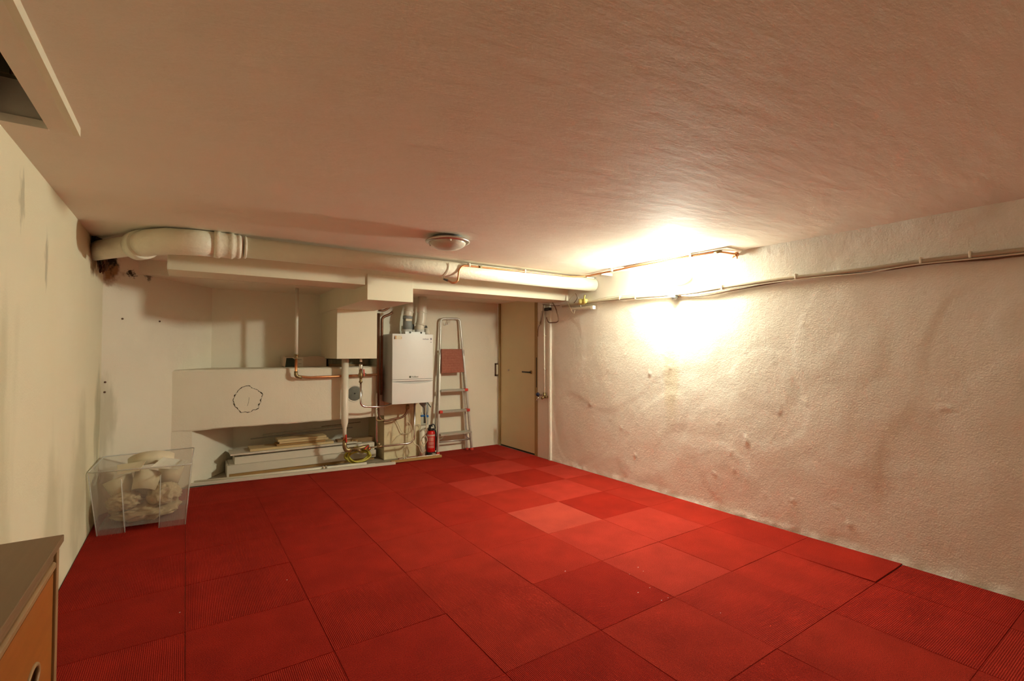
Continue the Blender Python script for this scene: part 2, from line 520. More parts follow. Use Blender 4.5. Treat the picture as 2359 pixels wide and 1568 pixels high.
def tile_mesh(w, d):
    key = (round(w, 4), round(d, 4))
    if key not in tile_cache:
        mb = MB()
        h, c = 0.0065, 0.0012
        x0, x1, y0, y1 = -w / 2, w / 2, -d / 2, d / 2
        mb.add([(x0, y0, -h), (x1, y0, -h), (x1, y1, -h), (x0, y1, -h), (x0, y0, -c), (x1, y0, -c), (x1, y1, -c), (x0, y1, -c),
                (x0 + c, y0 + c, 0), (x1 - c, y0 + c, 0), (x1 - c, y1 - c, 0), (x0 + c, y1 - c, 0)],
               [(3, 2, 1, 0), (0, 1, 5, 4), (1, 2, 6, 5), (2, 3, 7, 6), (3, 0, 4, 7),
                (4, 5, 9, 8), (5, 6, 10, 9), (6, 7, 11, 10), (7, 4, 8, 11), (8, 9, 10, 11)])
        me = bpy.data.meshes.new('carpet_tile')
        me.from_pydata(mb.v, [], mb.f)
        me.materials.append(M['carpet'])
        tile_cache[key] = me
    return tile_cache[key]


TX = [XL + 0.004, 0.013] + [0.013 + 0.5015 * k for k in range(1, 7)] + [XR - 0.004]
TY = [-0.795] + [0.043 + 0.5 * k for k in range(-1, 11)]
RED = {'d': (0.295, 0.013, 0.0055), 'm': (0.335, 0.020, 0.0095), 'l': (0.375, 0.030, 0.017), 'n': (0.315, 0.016, 0.0075), 'x': (0.42, 0.050, 0.030)}
# shades read off the photograph for the tiles that stand out: (column, row) -> shade
SH = {(5, 7): 'x', (6, 7): 'd', (6, 8): 'l', (5, 8): 'm', (6, 9): 'd', (5, 9): 'l', (5, 10): 'd', (6, 10): 'l', (6, 11): 'd', (5, 11): 'm',
      (7, 9): 'l', (7, 8): 'm', (7, 10): 'n', (7, 11): 'l', (6, 12): 'm', (7, 12): 'm', (4, 5): 'd', (3, 5): 'm', (5, 6): 'l', (6, 6): 'l', (7, 6): 'm',
      (7, 5): 'n', (4, 9): 'n', (4, 8): 'n', (4, 10): 'm', (4, 11): 'm', (3, 10): 'm', (3, 9): 'n', (2, 10): 'n', (1, 10): 'n', (3, 4): 'd', (5, 5): 'l',
      (6, 5): 'm', (5, 4): 'm', (6, 4): 'm', (7, 4): 'n', (4, 4): 'm', (4, 6): 'm', (4, 7): 'm', (3, 6): 'm', (3, 7): 'm', (2, 7): 'n', (2, 6): 'n', (2, 5): 'n',
      (1, 7): 'n', (1, 6): 'n', (0, 6): 'n', (0, 7): 'n', (0, 5): 'n', (1, 5): 'n'}
RIB = {(1, 7): 0, (0, 6): 0, (1, 5): 0, (1, 6): 1, (0, 5): 0, (2, 6): 0, (2, 7): 1, (3, 5): 0, (3, 6): 0, (4, 5): 1, (2, 5): 1, (3, 4): 0, (0, 7): 1, (3, 7): 1}
for i in range(len(TX) - 1):
    edges = list(TY)
    yend = 5.185 if TX[i + 1] < 2.4 else 5.366
    if 2.0 < TX[i] and TX[i + 1] < 2.6:
        yend = 5.30
    edges = [y for y in edges if y < yend - 0.03] + [yend]
    for j in range(len(edges) - 1):
        w, d = TX[i + 1] - TX[i] - 0.0016, edges[j + 1] - edges[j] - 0.0016
        rot = random.random() < 0.42
        rot = bool(RIB.get((i, j), rot))
        me = tile_mesh(d, w) if rot else tile_mesh(w, d)
        o = bpy.data.objects.new('carpet_tile', me)
        COL.objects.link(o)
        z = random.uniform(0, 0.0012)
        o.location = ((TX[i] + TX[i + 1]) / 2, (edges[j] + edges[j + 1]) / 2, z)
        jt = random.uniform(-0.0016, 0.0016)
        o.rotation_euler = (random.uniform(-0.002, 0.002), random.uniform(-0.002, 0.002), jt + (math.pi / 2 if rot else 0))
        if i == 7 and j == 4:
            o.rotation_euler = (-0.012, 0, 0)
            o.location.z = 0.0035
        c = RED[SH.get((i, j), random.choice('mmnn'))]
        k = random.uniform(0.97, 1.03)
        o.color = (c[0] * k, c[1] * k, c[2] * k, 1)
        o.parent = fl

# ---- ceiling with the shaft opening beside the left wall
OX0, OX1, OY0, OY1 = XL, -0.386, 0.70, 2.165
ce = MB()
ce.box(OX1, XR + 0.1, YF - 0.1, 4.95, ZC, ZC + 0.12)
ce.box(XL - 0.1, OX1, YF - 0.1, OY0, ZC, ZC + 0.12)
ce.box(XL - 0.1, OX1, OY1, 4.95, ZC, ZC + 0.12)
ceiling = struct('ceiling', ce, 'ceil', 'low trowelled ceiling, brownish pink')
t3 = MB()
zt = ZC - 0.026
px1 = pix(185, 312, 2, zt)
t3.box(OX1, px1.x - 0.018, 0.3, px1.y, zt, ZC)
t3.box(XL, OX1, OY1, px1.y, zt, ZC)
t3.box(XL, OX1, 0.3, OY0, zt, ZC)
trim3 = struct('trim_3', t3, 'ceil', 'lowered board around dark shaft opening in the ceiling')
e3 = MB().box(px1.x - 0.018, px1.x, 0.3, px1.y + 0.004, zt - 0.004, ZC).build('edge_batten', 'casing')
put(e3, trim3)
sh = MB()
SZ = ZC + 0.55
sh.box(OX1, OX1 + 0.02, OY0, OY1, ZC + 0.0, SZ)
sh.box(XL - 0.35, XL - 0.33, OY0, OY1, ZC + 0.12, SZ)
sh.box(XL - 0.35, OX1, OY1, OY1 + 0.02, ZC + 0.12, SZ)
sh.box(XL - 0.35, OX1, OY0 - 0.02, OY0, ZC + 0.12, SZ)
sh.box(XL - 0.35, OX1 + 0.02, OY0, OY1, SZ, SZ + 0.02)
shaft = struct('trim_4', sh, 'hatch', 'dark boarded shaft above the ceiling opening')
for k in range(5):
    pl = MB().box(XL - 0.33 + k * 0.095, XL - 0.33 + k * 0.095 + 0.09, OY1 - 0.014, OY1 - 0.001, ZC + 0.13, SZ - 0.01).build('plank', 'hatch')
    put(pl, shaft)

# ---- walls
struct('wall_left', MB().box(XL - 0.12, XL, YF, 4.72, -0.1, ZC), 'left', 'cream left wall with grey green mould streaks')
struct('wall_front', MB().box(XL - 0.12, XR + 0.12, YF - 0.12, YF, -0.1, ZC), 'back', 'plain wall behind the viewer')

# right wall: uneven rendered surface as real relief
YW = 4.262
NYW, NZW = 420, 130
vs, fs = [], []
for iz in range(NZW + 1):
    z = -0.02 + (ZC + 0.02) * iz / NZW
    for iy in range(NYW + 1):
        y = YF + (YW - YF) * iy / NYW
        p = Vector((y, z, 3.1))
        d = 0.009 * noise.fractal(p * 1.1, 1.0, 2.0, 3) + 0.0016 * noise.fractal(p * 5.0, 0.9, 2.1, 4)
        e = noise.noise(p * 1.9 + Vector((7, 3, 1)))
        d += 0.0025 * max(0, min(1, (e - 0.12) * 9))                      # later skim patches with a raised edge
        e2 = noise.noise(p * 1.3 + Vector((2, 9, 4)))
        d += 0.0022 * max(0, min(1, (e2 + 0.05) * 14))
        lump = noise.noise(p * 17.0 + Vector((5, 5, 5)))
        if lump > 0.60:
            d += (lump - 0.60) * 0.022
        base = max(0.0, 1 - z / 0.045)
        d += base * (0.004 + 0.009 * noise.fractal(p * 9, 1, 2, 3))
        if iy == NYW:
            d = 0.0
        vs.append((XR + 0.012 - max(-0.02, d) - 0.004, y, z))
for iz in range(NZW):
    for iy in range(NYW):
        a = iz * (NYW + 1) + iy
        fs.append((a, a + 1, a + NYW + 2, a + NYW + 1))
wr = MB().add(vs, fs, True)
wr.box(XR + 0.035, XR + 0.14, YF, YW, -0.1, ZC)
wr.box(XR + 0.0, XR + 0.14, YW, 4.492, -0.1, ZC)
wr.box(XR + 0.10, XR + 0.16, 4.49, 5.40, -0.1, ZC)
wr.box(XR + 0.0, XR + 0.14, 4.49, 5.40, 1.93, ZC)
wr.box(XR + 0.0, XR + 0.14, 5.325, 5.42, -0.1, ZC)
wall_right = struct('wall_right', wr, 'right', 'rough lumpy white rendered wall on the right')

# back: oblique corner wall, niche back, sill block, pier, wall behind the ladder
n2 = Vector((OBL1.y - OBL0.y, -(OBL1.x - OBL0.x))).normalized()
ob_poly = [(OBL0.x, OBL0.y, -0.1), (OBL1.x, OBL1.y, -0.1), (OBL1.x - n2.x * 0.15, OBL1.y - n2.y * 0.15, -0.1),
           (OBL0.x - n2.x * 0.15, OBL0.y - n2.y * 0.15, -0.1)]
struct('wall_corner', MB().prism(ob_poly, (0, 0, ZC + 0.1)), 'oblique', 'slanting cream wall in the far left corner with rust stains')


def rough_block(mb, x0, x1, y0, y1, z0, z1, amp, nx=60):
    """front, top and underside of a plastered block with worn, wavy arrises"""
    prof = [(y1, z1), (y0 + 0.16, z1), (y0 + 0.03, z1 - 0.001), (y0 + 0.008, z1 - 0.007), (y0, z1 - 0.02), (y0, (z0 + z1) / 2), (y0, z0 + 0.012),
            (y0 + 0.006, z0 + 0.002), (y0 + 0.02, z0), (y1, z0)]
    v, f = [], []
    for i in range(nx + 1):
        x = x0 + (x1 - x0) * i / nx
        for k, (y, z) in enumerate(prof):
            q = Vector((x * 6, k * 3.1, 1.7))
            a = amp * noise.fractal(q, 1, 2, 3)
            c = amp * noise.fractal(q + Vector((9, 4, 2)), 1, 2, 3)
            if k in (0, len(prof) - 1):
                a = c = 0
            v.append((x, y + (a * 0.5 if k in (2, 3, 4, 6, 7, 8) else 0), z + (c if k in (1, 2, 3, 7, 8) else 0)))
    m_ = len(prof)
    for i in range(nx):
        for k in range(m_ - 1):
            f.append((i * m_ + k, i * m_ + k + 1, (i + 1) * m_ + k + 1, (i + 1) * m_ + k))
    mb.add(v, f, False)


ZS0, ZS1 = 0.497, 1.055
wb = MB()
wb.box(-0.35, 1.9, YN, YN + 0.1, -0.1, ZS0 + 0.1)
wb.box(-0.1, 1.9, YU, YN + 0.1, ZS1 - 0.04, ZC)
rough_block(wb, -0.30, 1.79, YK, YN, ZS0, ZS1, 0.006)
wb.prism([(-0.11, YK - 0.004, -0.01), (0.055, YK + 0.012, -0.01), (0.42, 5.88, -0.01), (0.20, 5.80, -0.01)], (0, 0, ZS0 + 0.012))
wb.box(1.78, 2.33, YB, YN + 0.1, ZS0, 1.86)
wb.box(2.33, XR + 0.05, YL, YN + 0.1, -0.1, 1.86)
wall_back = struct('wall_back', wb, 'back', 'cream back wall with a deep recess, sill block and low niche')
pr = MB().box(1.87, 2.315, YB - 0.006, YN, -0.05, ZS0 + 0.19)
struct('trim_6', pr, 'pier', 'yellowed plaster pier under the wall boiler')
struct('trim_5', MB().box(-0.45, XR + 0.05, 4.95, YN + 0.1, 1.852, ZC + 0.1), 'back', 'lower ceiling slab over the recess at the back')

# cracks and plugs in the sill block
ring = []
cc = pix(571, 920, 1, YK)
for k in range(64):
    a = 2 * math.pi * k / 64
    rr = 1 + 0.16 * noise.noise(Vector((math.cos(a) * 1.5, math.sin(a) * 1.5, 2))) + 0.09 * noise.noise(Vector((math.cos(a) * 5, math.sin(a) * 5, 5))) + 0.03 * random.uniform(-1, 1)
    ring.append((cc.x + 0.118 * rr * math.cos(a), YK - 0.0004, cc.z + 0.122 * rr * math.sin(a)))
thick = [max(0.0006, 0.0026 + 0.0075 * noise.noise(Vector((k * 0.55, 1, 8)))) for k in range(64)]
put(MB().tube(ring, thick, 5, closed=True).build('crack_seam', 'crack'), wall_back)
put(MB().tube([(cc.x + 0.01, YK - 0.0003, cc.z + 0.02), (cc.x + 0.006, YK - 0.0003, cc.z - 0.03), (cc.x - 0.004, YK - 0.0003, cc.z - 0.06)], 0.0012, 4).build('crack_line', 'crack'), wall_back)
dc = pix(817, 906, 1, YK)
put(MB().lathe((dc.x, YK - 0.004, dc.z), [(0.0, 0.0), (0.074, 0.0), (0.078, 0.003), (0.079, 0.012)], 'y', 40).build('vent_plug', 'mortar'), wall_back)
put(MB().lathe((dc.x, YK - 0.005, dc.z), [(0.0, 0.0), (0.009, 0.0), (0.009, 0.002)], 'y', 12).build('plug_hole', 'black'), wall_back)
rg = [(dc.x + 0.086 * math.cos(2 * math.pi * k / 40), YK, dc.z + 0.088 * math.sin(2 * math.pi * k / 40)) for k in range(40)]
put(MB().tube(rg, 0.006, 6, closed=True).build('plug_ring', 'whitepaint'), wall_back)
for (x, y) in ((281, 734), (367, 740), (241, 880), (240, 903)):
    # small screws left in the slanting wall
    d = FWD + RIGHT * ((x - W / 2) / F) - UP * ((y - H / 2) / F)
    tt = ((OBL0.x) * n2.x + OBL0.y * n2.y) / (d.x * n2.x + d.y * n2.y)
    P = CAM + d * tt
    q = MB().cyl(P, P + Vector((n2.x, n2.y, 0)) * 0.008, 0.007, seg=8).build('screw', 'rust')
    put(q, bpy.data.objects['wall_corner'])

# ---- boxed beam and duct casing
YBM = 3.95
bl = pix(385, 618, 1, YBM)
br_ = pix(1300, 694, 1, YBM)
ZBM = 1.768
bb = MB().box(bl.x, XR + 0.03, YBM, 4.28, ZBM, ZC + 0.01)
beam = struct('trim_1', bb, 'casing', 'cream boxed beam below the ceiling behind the fat pipe', bevel=0.003)
put(MB().box(bl.x - 0.0, bl.x + 0.014, YBM - 0.004, YBM, ZBM, ZBM + 0.09).build('end_strip', 'casing'), beam)
D0, D1 = 1.229, 1.630
dt = MB().box(D0, D1, YBM - 0.012, YU, 1.645, 1.86)
dt.box(D0 + 0.02, D1 + 0.028, 4.97, YU, 1.145, 1.70)
struct('trim_2', dt, 'casing', 'cream duct casing stepping down from the beam beside the boiler', bevel=0.003)

# ---- door in the right wall
door = thing('door_1', 'flush cream door in the far corner with black lever handle', None, (XR, 4.9, 0), kind='structure')
dl0, dl1 = 4.548, 5.318
MB().box(XR + 0.022, XR + 0.062, dl0, dl1, 0.012, 1.925).build('door_leaf', 'door', door, bevel=0.002)
fr = MB().box(XR - 0.004, XR + 0.09, 4.488, 4.544, 0.0, 1.93)
fr.box(XR - 0.004, XR + 0.09, dl1 + 0.003, dl1 + 0.02, 0.0, 1.93).box(XR - 0.004, XR + 0.09, 4.488, dl1 + 0.02, 1.926, 1.96)
MB.build(fr, 'door_frame', 'doorframe', door)
MB().box(XR + 0.03, XR + 0.10, dl0, dl1, 0.0, 0.011).build('threshold', 'black', door)
hp = pix(1218, 857, 0, XR + 0.0)
MB().tube([(XR + 0.022, hp.y - 0.02, hp.z), (XR - 0.022, hp.y - 0.02, hp.z), (XR - 0.024, hp.y + 0.10, hp.z + 0.002)], 0.009, 10, fillet=0.015).build('door_handle', 'black', door)
MB().lathe((XR + 0.022, hp.y - 0.02, hp.z), [(0.022, -0.001), (0.020, -0.008), (0.0, -0.009)], 'x', 16).build('handle_rose', 'brass', door)
kp = pix(1172, 852, 0, XR + 0.022)
MB().lathe((XR + 0.022, kp.y, kp.z), [(0.012, 0.0), (0.010, -0.010), (0.0, -0.011)], 'x', 12).build('lock_cylinder', 'nickel', door)
MB().box(XR - 0.006, XR + 0.03, 4.500, 4.512, 0.80, 1.15).build('strike_plate', 'black', door)
cb = struct('trim_7', MB().box(XR - 0.016, XR + 0.03, 4.236, 4.268, 0.0, 1.70), 'whitepaint', 'thin white corner strip on the right wall before the door')
MB_c = MB().box(XR - 0.019, XR + 0.01, 4.250, 4.254, 0.0, 1.70)
put(MB_c.build('groove', 'cablew'), cb)
# rim lock keeper on the back wall next to the door
kx = pix(1144, 850, 1, YL)
keep = thing('rim_lock_keeper', 'small rusty framed latch box on the wall left of the door', 'latch', (kx.x, YL, kx.z - 0.085))
MB().box(kx.x - 0.018, kx.x + 0.012, YL - 0.024, YL, kx.z - 0.07, kx.z + 0.06).build('keeper_box', 'paper', keep, bevel=0.003)
kf = MB()
kf.box(kx.x - 0.030, kx.x - 0.019, YL - 0.02, YL, kx.z - 0.088, kx.z + 0.078).box(kx.x + 0.013, kx.x + 0.026, YL - 0.02, YL, kx.z - 0.088, kx.z + 0.078)
kf.box(kx.x - 0.030, kx.x + 0.026, YL - 0.02, YL, kx.z + 0.062, kx.z + 0.078).box(kx.x - 0.030, kx.x + 0.026, YL - 0.02, YL, kx.z - 0.088, kx.z - 0.072)
kf.build('keeper_frame', 'rust', keep)

# ================================================================== LAMPS
# lit oval bulkhead lamp on the right wall: the room's only light
lp = pix(1556, 640, 0, XR - 0.05)
LY, LZ = lp.y, 1.838
lamp = thing('bulkhead_lamp', 'lit lamp on the right wall between the copper pipe and the cables', 'lamp', (XR, LY, LZ - 0.09))
MB().lathe((XR + 0.004, LY, LZ), [(0.0, 0.0), (0.062, 0.0), (0.066, -0.012), (0.060, -0.075), (0.0, -0.075)], 'x', 40, 2.0, 1.0).build('lamp_base', 'whitepvc', lamp)
pf = [(0.058 * math.cos(a), -0.075 - 0.072 * math.sin(a)) for a in [i * math.pi / 2 / 10 for i in range(11)]]
MB().lathe((XR + 0.004, LY, LZ), pf, 'x', 40, 2.0, 1.0).build('lamp_glass', 'lit', lamp)
gp = pix(1553, 684, 0, XR - 0.03)
MB().lathe((XR - 0.028, gp.y, gp.z - 0.022), [(0.0, 0.0), (0.018, 0.004), (0.027, 0.018), (0.030, 0.034), (0.0, 0.036)], 'z', 20).build('cable_gland', 'greypvc', lamp)
MB().box(XR - 0.052, XR + 0.0, gp.y - 0.048, gp.y + 0.048, gp.z + 0.012, gp.z + 0.040).build('junction_box', 'cable', lamp, bevel=0.004)

# unlit dome lamp on the ceiling
dm = thing('ceiling_dome_lamp', 'unlit frosted dome lamp with brushed metal rim on the ceiling', 'lamp', (1.417, 2.845, ZC))
cx, cy_ = 1.417, 2.845
MB().lathe((cx, cy_, ZC), [(0.10, 0.0), (0.105, -0.022), (0.0, -0.024)], 'z', 40).build('lamp_base', 'darkgrey', dm)
MB().lathe((cx, cy_, ZC), [(0.112, -0.018), (0.138, -0.022), (0.146, -0.030), (0.144, -0.038), (0.128, -0.042), (0.118, -0.040), (0.112, -0.030)], 'z', 56).build('rim', 'nickel', dm)
rb = 0.120
MB().lathe((cx, cy_, ZC - 0.036), [(rb * math.cos(a), -0.052 * math.sin(a)) for a in [i * math.pi / 2 / 12 for i in range(13)]], 'z', 56).build('glass_bowl', 'glassmilk', dm)
for a in (-1.9, 0.2, 2.3):
    MB().lathe((cx + 0.124 * math.cos(a), cy_ + 0.124 * math.sin(a), ZC - 0.046), [(0.0, -0.008), (0.005, -0.006), (0.006, 0.0), (0.004, 0.008), (0.0, 0.009)], 'z', 10).build('clip_knob', 'nickel', dm)

# ================================================================== PIPES UNDER THE CEILING
PY, PZ, PR = 3.55, 1.893, 0.066
soil = thing('soil_pipe', 'fat cream painted drain pipe slung under the ceiling', 'pipe', (1.4, PY, PZ))
MB().cyl((0.30, PY, PZ), (XR - 0.004, PY, PZ), PR, seg=36).build('pipe_run', 'ironpaint', soil)
MB().lathe((0, PY, PZ), [(PR, 0.135), (0.083, 0.135), (0.085, 0.15), (0.085, 0.165), (0.079, 0.175), (0.079, 0.215), (0.083, 0.225), (0.083, 0.238), (0.076, 0.246), (0.074, 0.262), (0.077, 0.268), (0.075, 0.276), (0.072, 0.284), (PR, 0.284)], 'x', 40).build('socket', 'ironpaint', soil)
MB().lathe((0, PY, PZ), [(PR - 0.002, 0.300), (PR + 0.006, 0.302), (PR + 0.007, 0.312), (PR - 0.002, 0.316)], 'x', 36).build('pipe_collar', 'ironpaint', soil)
el = [(0.16, PY, PZ), (0.02, PY, PZ - 0.004), (-0.10, PY + 0.03, PZ - 0.006), (-0.19, PY + 0.12, PZ - 0.008), (-0.245, PY + 0.24, PZ - 0.010)]
MB().tube(el, [0.078, 0.079, 0.080, 0.080, 0.078], 28).build('elbow', 'ironpaint', soil)
MB().tube([(-0.225, PY + 0.19, PZ - 0.01), (-0.262, PY + 0.275, PZ - 0.01)], [0.091, 0.091], 30).build('elbow_collar', 'ironpaint', soil)
MB().tube([(-0.235, PY + 0.21, PZ - 0.008), (-0.33, 3.92, PZ - 0.006), (-0.43, 4.08, PZ - 0.004), (-0.519, 4.22, PZ - 0.004)], 0.064, 28).build('branch_pipe', 'ironpaint', soil)
hb = []
for k in range(15):
    a = math.radians(-110 + 235 * k / 14)
    hb.append((1.735 + 0.012 * math.sin(k * 0.6), PY - (PR + 0.006) * math.sin(a), PZ - (PR + 0.006) * math.cos(a)))
wl = MB().tube(hb, 0.0035, 8)
tag(wl.build('wire_loop', 'cablew'), 'thin white wire loop hung around the fat pipe', 'wire')

for (c_, r_, sd, mm) in (((-0.508, 4.20, 1.950), (0.025, 0.085, 0.045), 3.3, 'crack'), ((-0.510, 4.40, 1.900), (0.020, 0.07, 0.06), 5.7, 'crack'), ((-0.505, 4.52, 1.845), (0.025, 0.06, 0.055), 8.1, 'rust')):
    bp_ = MB()
    v_, f_ = [], []
    for i in range(13):
        for k in range(20):
            th, ph = math.pi * i / 12, 2 * math.pi * k / 20
            p = Vector((math.sin(th) * math.cos(ph), math.sin(th) * math.sin(ph), math.cos(th)))
            q = 1 + 0.9 * noise.noise(p * 2.3 + Vector((sd, sd, sd)))
            v_.append((c_[0] + p.x * r_[0] * q, c_[1] + p.y * r_[1] * q, min(ZC, c_[2] + p.z * r_[2] * q)))
    for i in range(12):
        for k in range(20):
            f_.append((i * 20 + k, i * 20 + (k + 1) % 20, (i + 1) * 20 + (k + 1) % 20, (i + 1) * 20 + k))
    bp_.add(v_, f_, False)
    put(bp_.build('broken_plaster', mm), bpy.data.objects['wall_left'])

# copper gas pipe along the soil pipe and the right wall
CX = XR - 0.075
g = thing('copper_gas_pipe', 'thin copper pipe bent along the fat pipe and the right wall below the ceiling', 'pipe', (2.4, 3.46, 1.93))
yg = PY - PR - 0.008
q0, q1, q2, q3, q4 = pix(1032, 646, 1, yg + 0.09), pix(1043, 652, 1, yg + 0.01), pix(1055, 648, 1, yg), pix(1057, 622, 1, yg), pix(1066, 611, 1, yg)
qa = pix(1200, 624.5, 1, yg)
qb = pix(1318, 637, 1, yg)
ZG = 1.955
w1 = pix(1352, 636, 2, ZG)
w2 = pix(1460, 613.5, 2, ZG)
w3 = pix(1590, 590, 2, ZG)
w4 = pix(1655, 579, 2, ZG)
w5 = pix(1697, 585.5, 0, XR - 0.012)
path = [q0, q1, q2, q3, q4, qa, qb, w1, w2, w3, w4, w5]
MB().tube(path, 0.0078, 12, fillet=0.05).build('pipe', 'copper', g)
for (x, y) in ((1081, 611), (1209, 625)):
    c = pix(x, y, 1, yg)
    MB().box(c.x - 0.007, c.x + 0.007, yg - 0.012, yg + 0.030, c.z - 0.012, c.z + 0.018).build('pipe_clip', 'whitepvc', g, bevel=0.003)
for (x, y) in ((1409, 622), (1592, 589)):
    c = pix(x, y, 2, ZG)
    MB().box(c.x - 0.012, c.x + 0.012, c.y - 0.008, c.y + 0.008, c.z - 0.012, ZC - 0.0005).build('pipe_clip', 'nickel', g, bevel=0.002)
c = pix(1106, 614, 1, yg)
MB().cyl(c - Vector((0.016, 0, 0.002)), c + Vector((0.016, 0, -0.001)), 0.0105, seg=12).build('coupling', 'brass', g)
MB().cyl(w4 + Vector((0, 0.03, -0.004)), w4 + Vector((0, -0.02, 0.002)), 0.0125, seg=12).build('coupling', 'brass', g)
e = MB().cyl(w5 + Vector((-0.012, 0.01, 0.0)), w5 + Vector((0.010, -0.006, 0)), 0.016, seg=14)
e.tube([w5, w5 + Vector((-0.012, 0.03, -0.024))], [0.010, 0.004], 10).tube([w5, w5 + Vector((-0.004, -0.006, -0.034))], [0.009, 0.004], 10)
e.build('end_fitting', 'copper', g)
e = MB().cyl((q0.x, q0.y, q0.z), (q0.x - 0.025, q0.y + 0.03, q0.z + 0.014), 0.010, 0.007, 10)
e.build('pipe_tip', 'darkgrey', g)

# little battens at the ceiling by the right wall and the plate added for a shadow
for (xa, ya, xb, yb2, lab) in ((1384, 630, 1432, 638, 'short white batten at the ceiling above the end of the fat pipe, nearer one'),
                               (1350, 640, 1391, 640, 'short white batten lying on the end of the fat pipe')):
    a = pix(xa, ya, 2, ZC - 0.012) if 'nearer' in lab else pix(xa, ya, 2, ZC - 0.018)
    b2 = pix(xb, yb2, 2, ZC - 0.012) if 'nearer' in lab else pix(xb, yb2, 2, ZC - 0.018)
    b2.x = min(b2.x, XR - 0.01)
    a.x = min(a.x, b2.x - 0.08)
    b2.y = a.y
    tag(MB().bar(a, b2, 0.022, 0.022).build('ceiling_batten', 'whitepaint'), lab, 'batten')
pc = pix(1690, 566, 2, ZC)
cp = MB().prism([(3.20, 1.97, ZC - 0.010), (XR - 0.004, 1.97, ZC - 0.010), (XR - 0.004, 2.95, ZC - 0.010), (3.20, 2.95, ZC - 0.010)], (0, 0, 0.010))  # added plate, stands in for the shadow by the copper pipe's end
struct('shadow_plate', cp, 'ceil', 'flat plate added on the ceiling above the lit lamp, standing in for a shadow')

# ================================================================== CABLES ON THE RIGHT WALL
XC = XR - 0.022


def wallpath(pts, x=XC):
    return [pix(a, b2, 0, x) for a, b2 in pts]


def smooth(pts, n=6):
    P = [Vector(p) for p in pts]
    out = []
    for i in range(len(P) - 1):
        p0, p1, p2, p3 = P[max(i - 1, 0)], P[i], P[i + 1], P[min(i + 2, len(P) - 1)]
        for j in range(n):
            t = j / n
            out.append(0.5 * ((2 * p1) + (p2 - p0) * t + (2 * p0 - 5 * p1 + 4 * p2 - p3) * t * t + (3 * p1 - p0 - 3 * p2 + p3) * t ** 3))
    out.append(P[-1])
    return out


cm = thing('cable_conduit', 'beige cable conduit running along the whole right wall', 'conduit', (XR, 2.2, 1.7))
cpts = [(1296, 706), (1375, 694), (1430, 688), (1540, 679), (1600, 673), (1680, 660), (1800, 643), (1900, 631), (2000, 619), (2120, 602), (2240, 588), (2359, 575), (2700, 535)]
MB().tube(smooth(wallpath(cpts)), 0.0125, 12).build('conduit', 'cable', cm)
for (x, y) in ((1429, 686), (1465, 684), (1665, 662), (1834, 637), (2122, 600), (2236, 587)):
    c = pix(x, y, 0, XC)
    MB().box(XC - 0.016, XR - 0.002, c.y - 0.005, c.y + 0.005, c.z - 0.017, c.z + 0.019).build('saddle_clip', 'whitepvc', cm, bevel=0.002)
cab2 = [(1290, 704), (1375, 691), (1430, 684), (1540, 677), (1600, 669), (1680, 664), (1800, 648), (1900, 637), (2000, 628), (2060, 617), (2120, 608), (2240, 596), (2359, 583), (2700, 545)]
tag(MB().tube(smooth(wallpath(cab2, XC - 0.004)), 0.0042, 8).build('cable', 'cablew'), 'thin white cable sagging just below the beige conduit on the right wall', 'cable')
cab3 = [(1560, 683), (1620, 681), (1680, 670), (1760, 656), (1830, 644), (1900, 635), (2000, 627), (2130, 609), (2190, 603), (2280, 597), (2359, 588), (2700, 556)]
tag(MB().tube(smooth(wallpath(cab3, XC + 0.006)), 0.0048, 8).build('cable', 'cabled'), 'thin brown cable tucked behind the beige conduit right of the lamp', 'cable')
cab4 = [(1345, 697), (1400, 684), (1470, 678), (1540, 672), (1600, 664), (1640, 660)]
tag(MB().tube(smooth(wallpath(cab4, XC + 0.002)), 0.0036, 8).build('cable', 'cablew'), 'short white cable above the conduit leading to the lit lamp', 'cable')

# wiring at the end of the fat pipe: terminal strip, loops, yellow valve
ts = thing('terminal_strip', 'white terminal strip with loose wire ends below the fat pipe', 'terminal strip', (XR, 3.75, 1.66))
ta, tb = pix(1312, 712, 0, XR - 0.03), pix(1364, 708, 0, XR - 0.03)
MB().bar(ta, tb, 0.030, 0.014).build('rail', 'cable', ts)
for k in range(5):
    c = ta.lerp(tb, (k + 0.5) / 5)
    MB().box(c.x - 0.016, c.x + 0.016, c.y - 0.034, c.y + 0.034, c.z - 0.009, c.z + 0.011).build('terminal', 'whitepvc', ts, bevel=0.002)
c = pix(1366, 708, 0, XR - 0.03)
MB().box(c.x - 0.02, c.x + 0.02, c.y - 0.018, c.y + 0.018, c.z - 0.018, c.z + 0.018).build('end_block', 'whitepaint', ts, bevel=0.003)
for (pts, mname) in (([(1322, 678), (1312, 690), (1311, 702), (1318, 718), (1322, 722), (1324, 714)], 'rope'),
                     ([(1330, 682), (1336, 692), (1338, 706)], 'cablew'), ([(1326, 676), (1330, 686), (1322, 698)], 'cabled'), ([(1305, 694), (1310, 700), (1314, 712)], 'cablew')):
    MB().tube(smooth([pix(a, b2, 0, XR - 0.035 - 0.004 * i) for i, (a, b2) in enumerate(pts)]), 0.0032, 6).build('loose_wire', mname, ts)
yv = thing('yellow_gas_valve', 'yellow lever valve on the right wall under the fat pipe', 'valve', (XR, 3.6, 1.70))
c = pix(1346, 694, 0, XR - 0.04)
MB().cyl(c + Vector((0.04, 0.0, 0.0)), c + Vector((-0.03, 0.05, 0)), 0.030, seg=18).build('valve_body', 'yellow', yv)
MB().lathe((c.x - 0.005, c.y - 0.02, c.z), [(0.0, -0.02), (0.024, -0.02), (0.028, -0.008), (0.024, 0.006), (0.0, 0.01)], 'x', 8).build('hex_nut', 'yellow', yv)
lv = pix(1347, 679, 0, XR - 0.05)
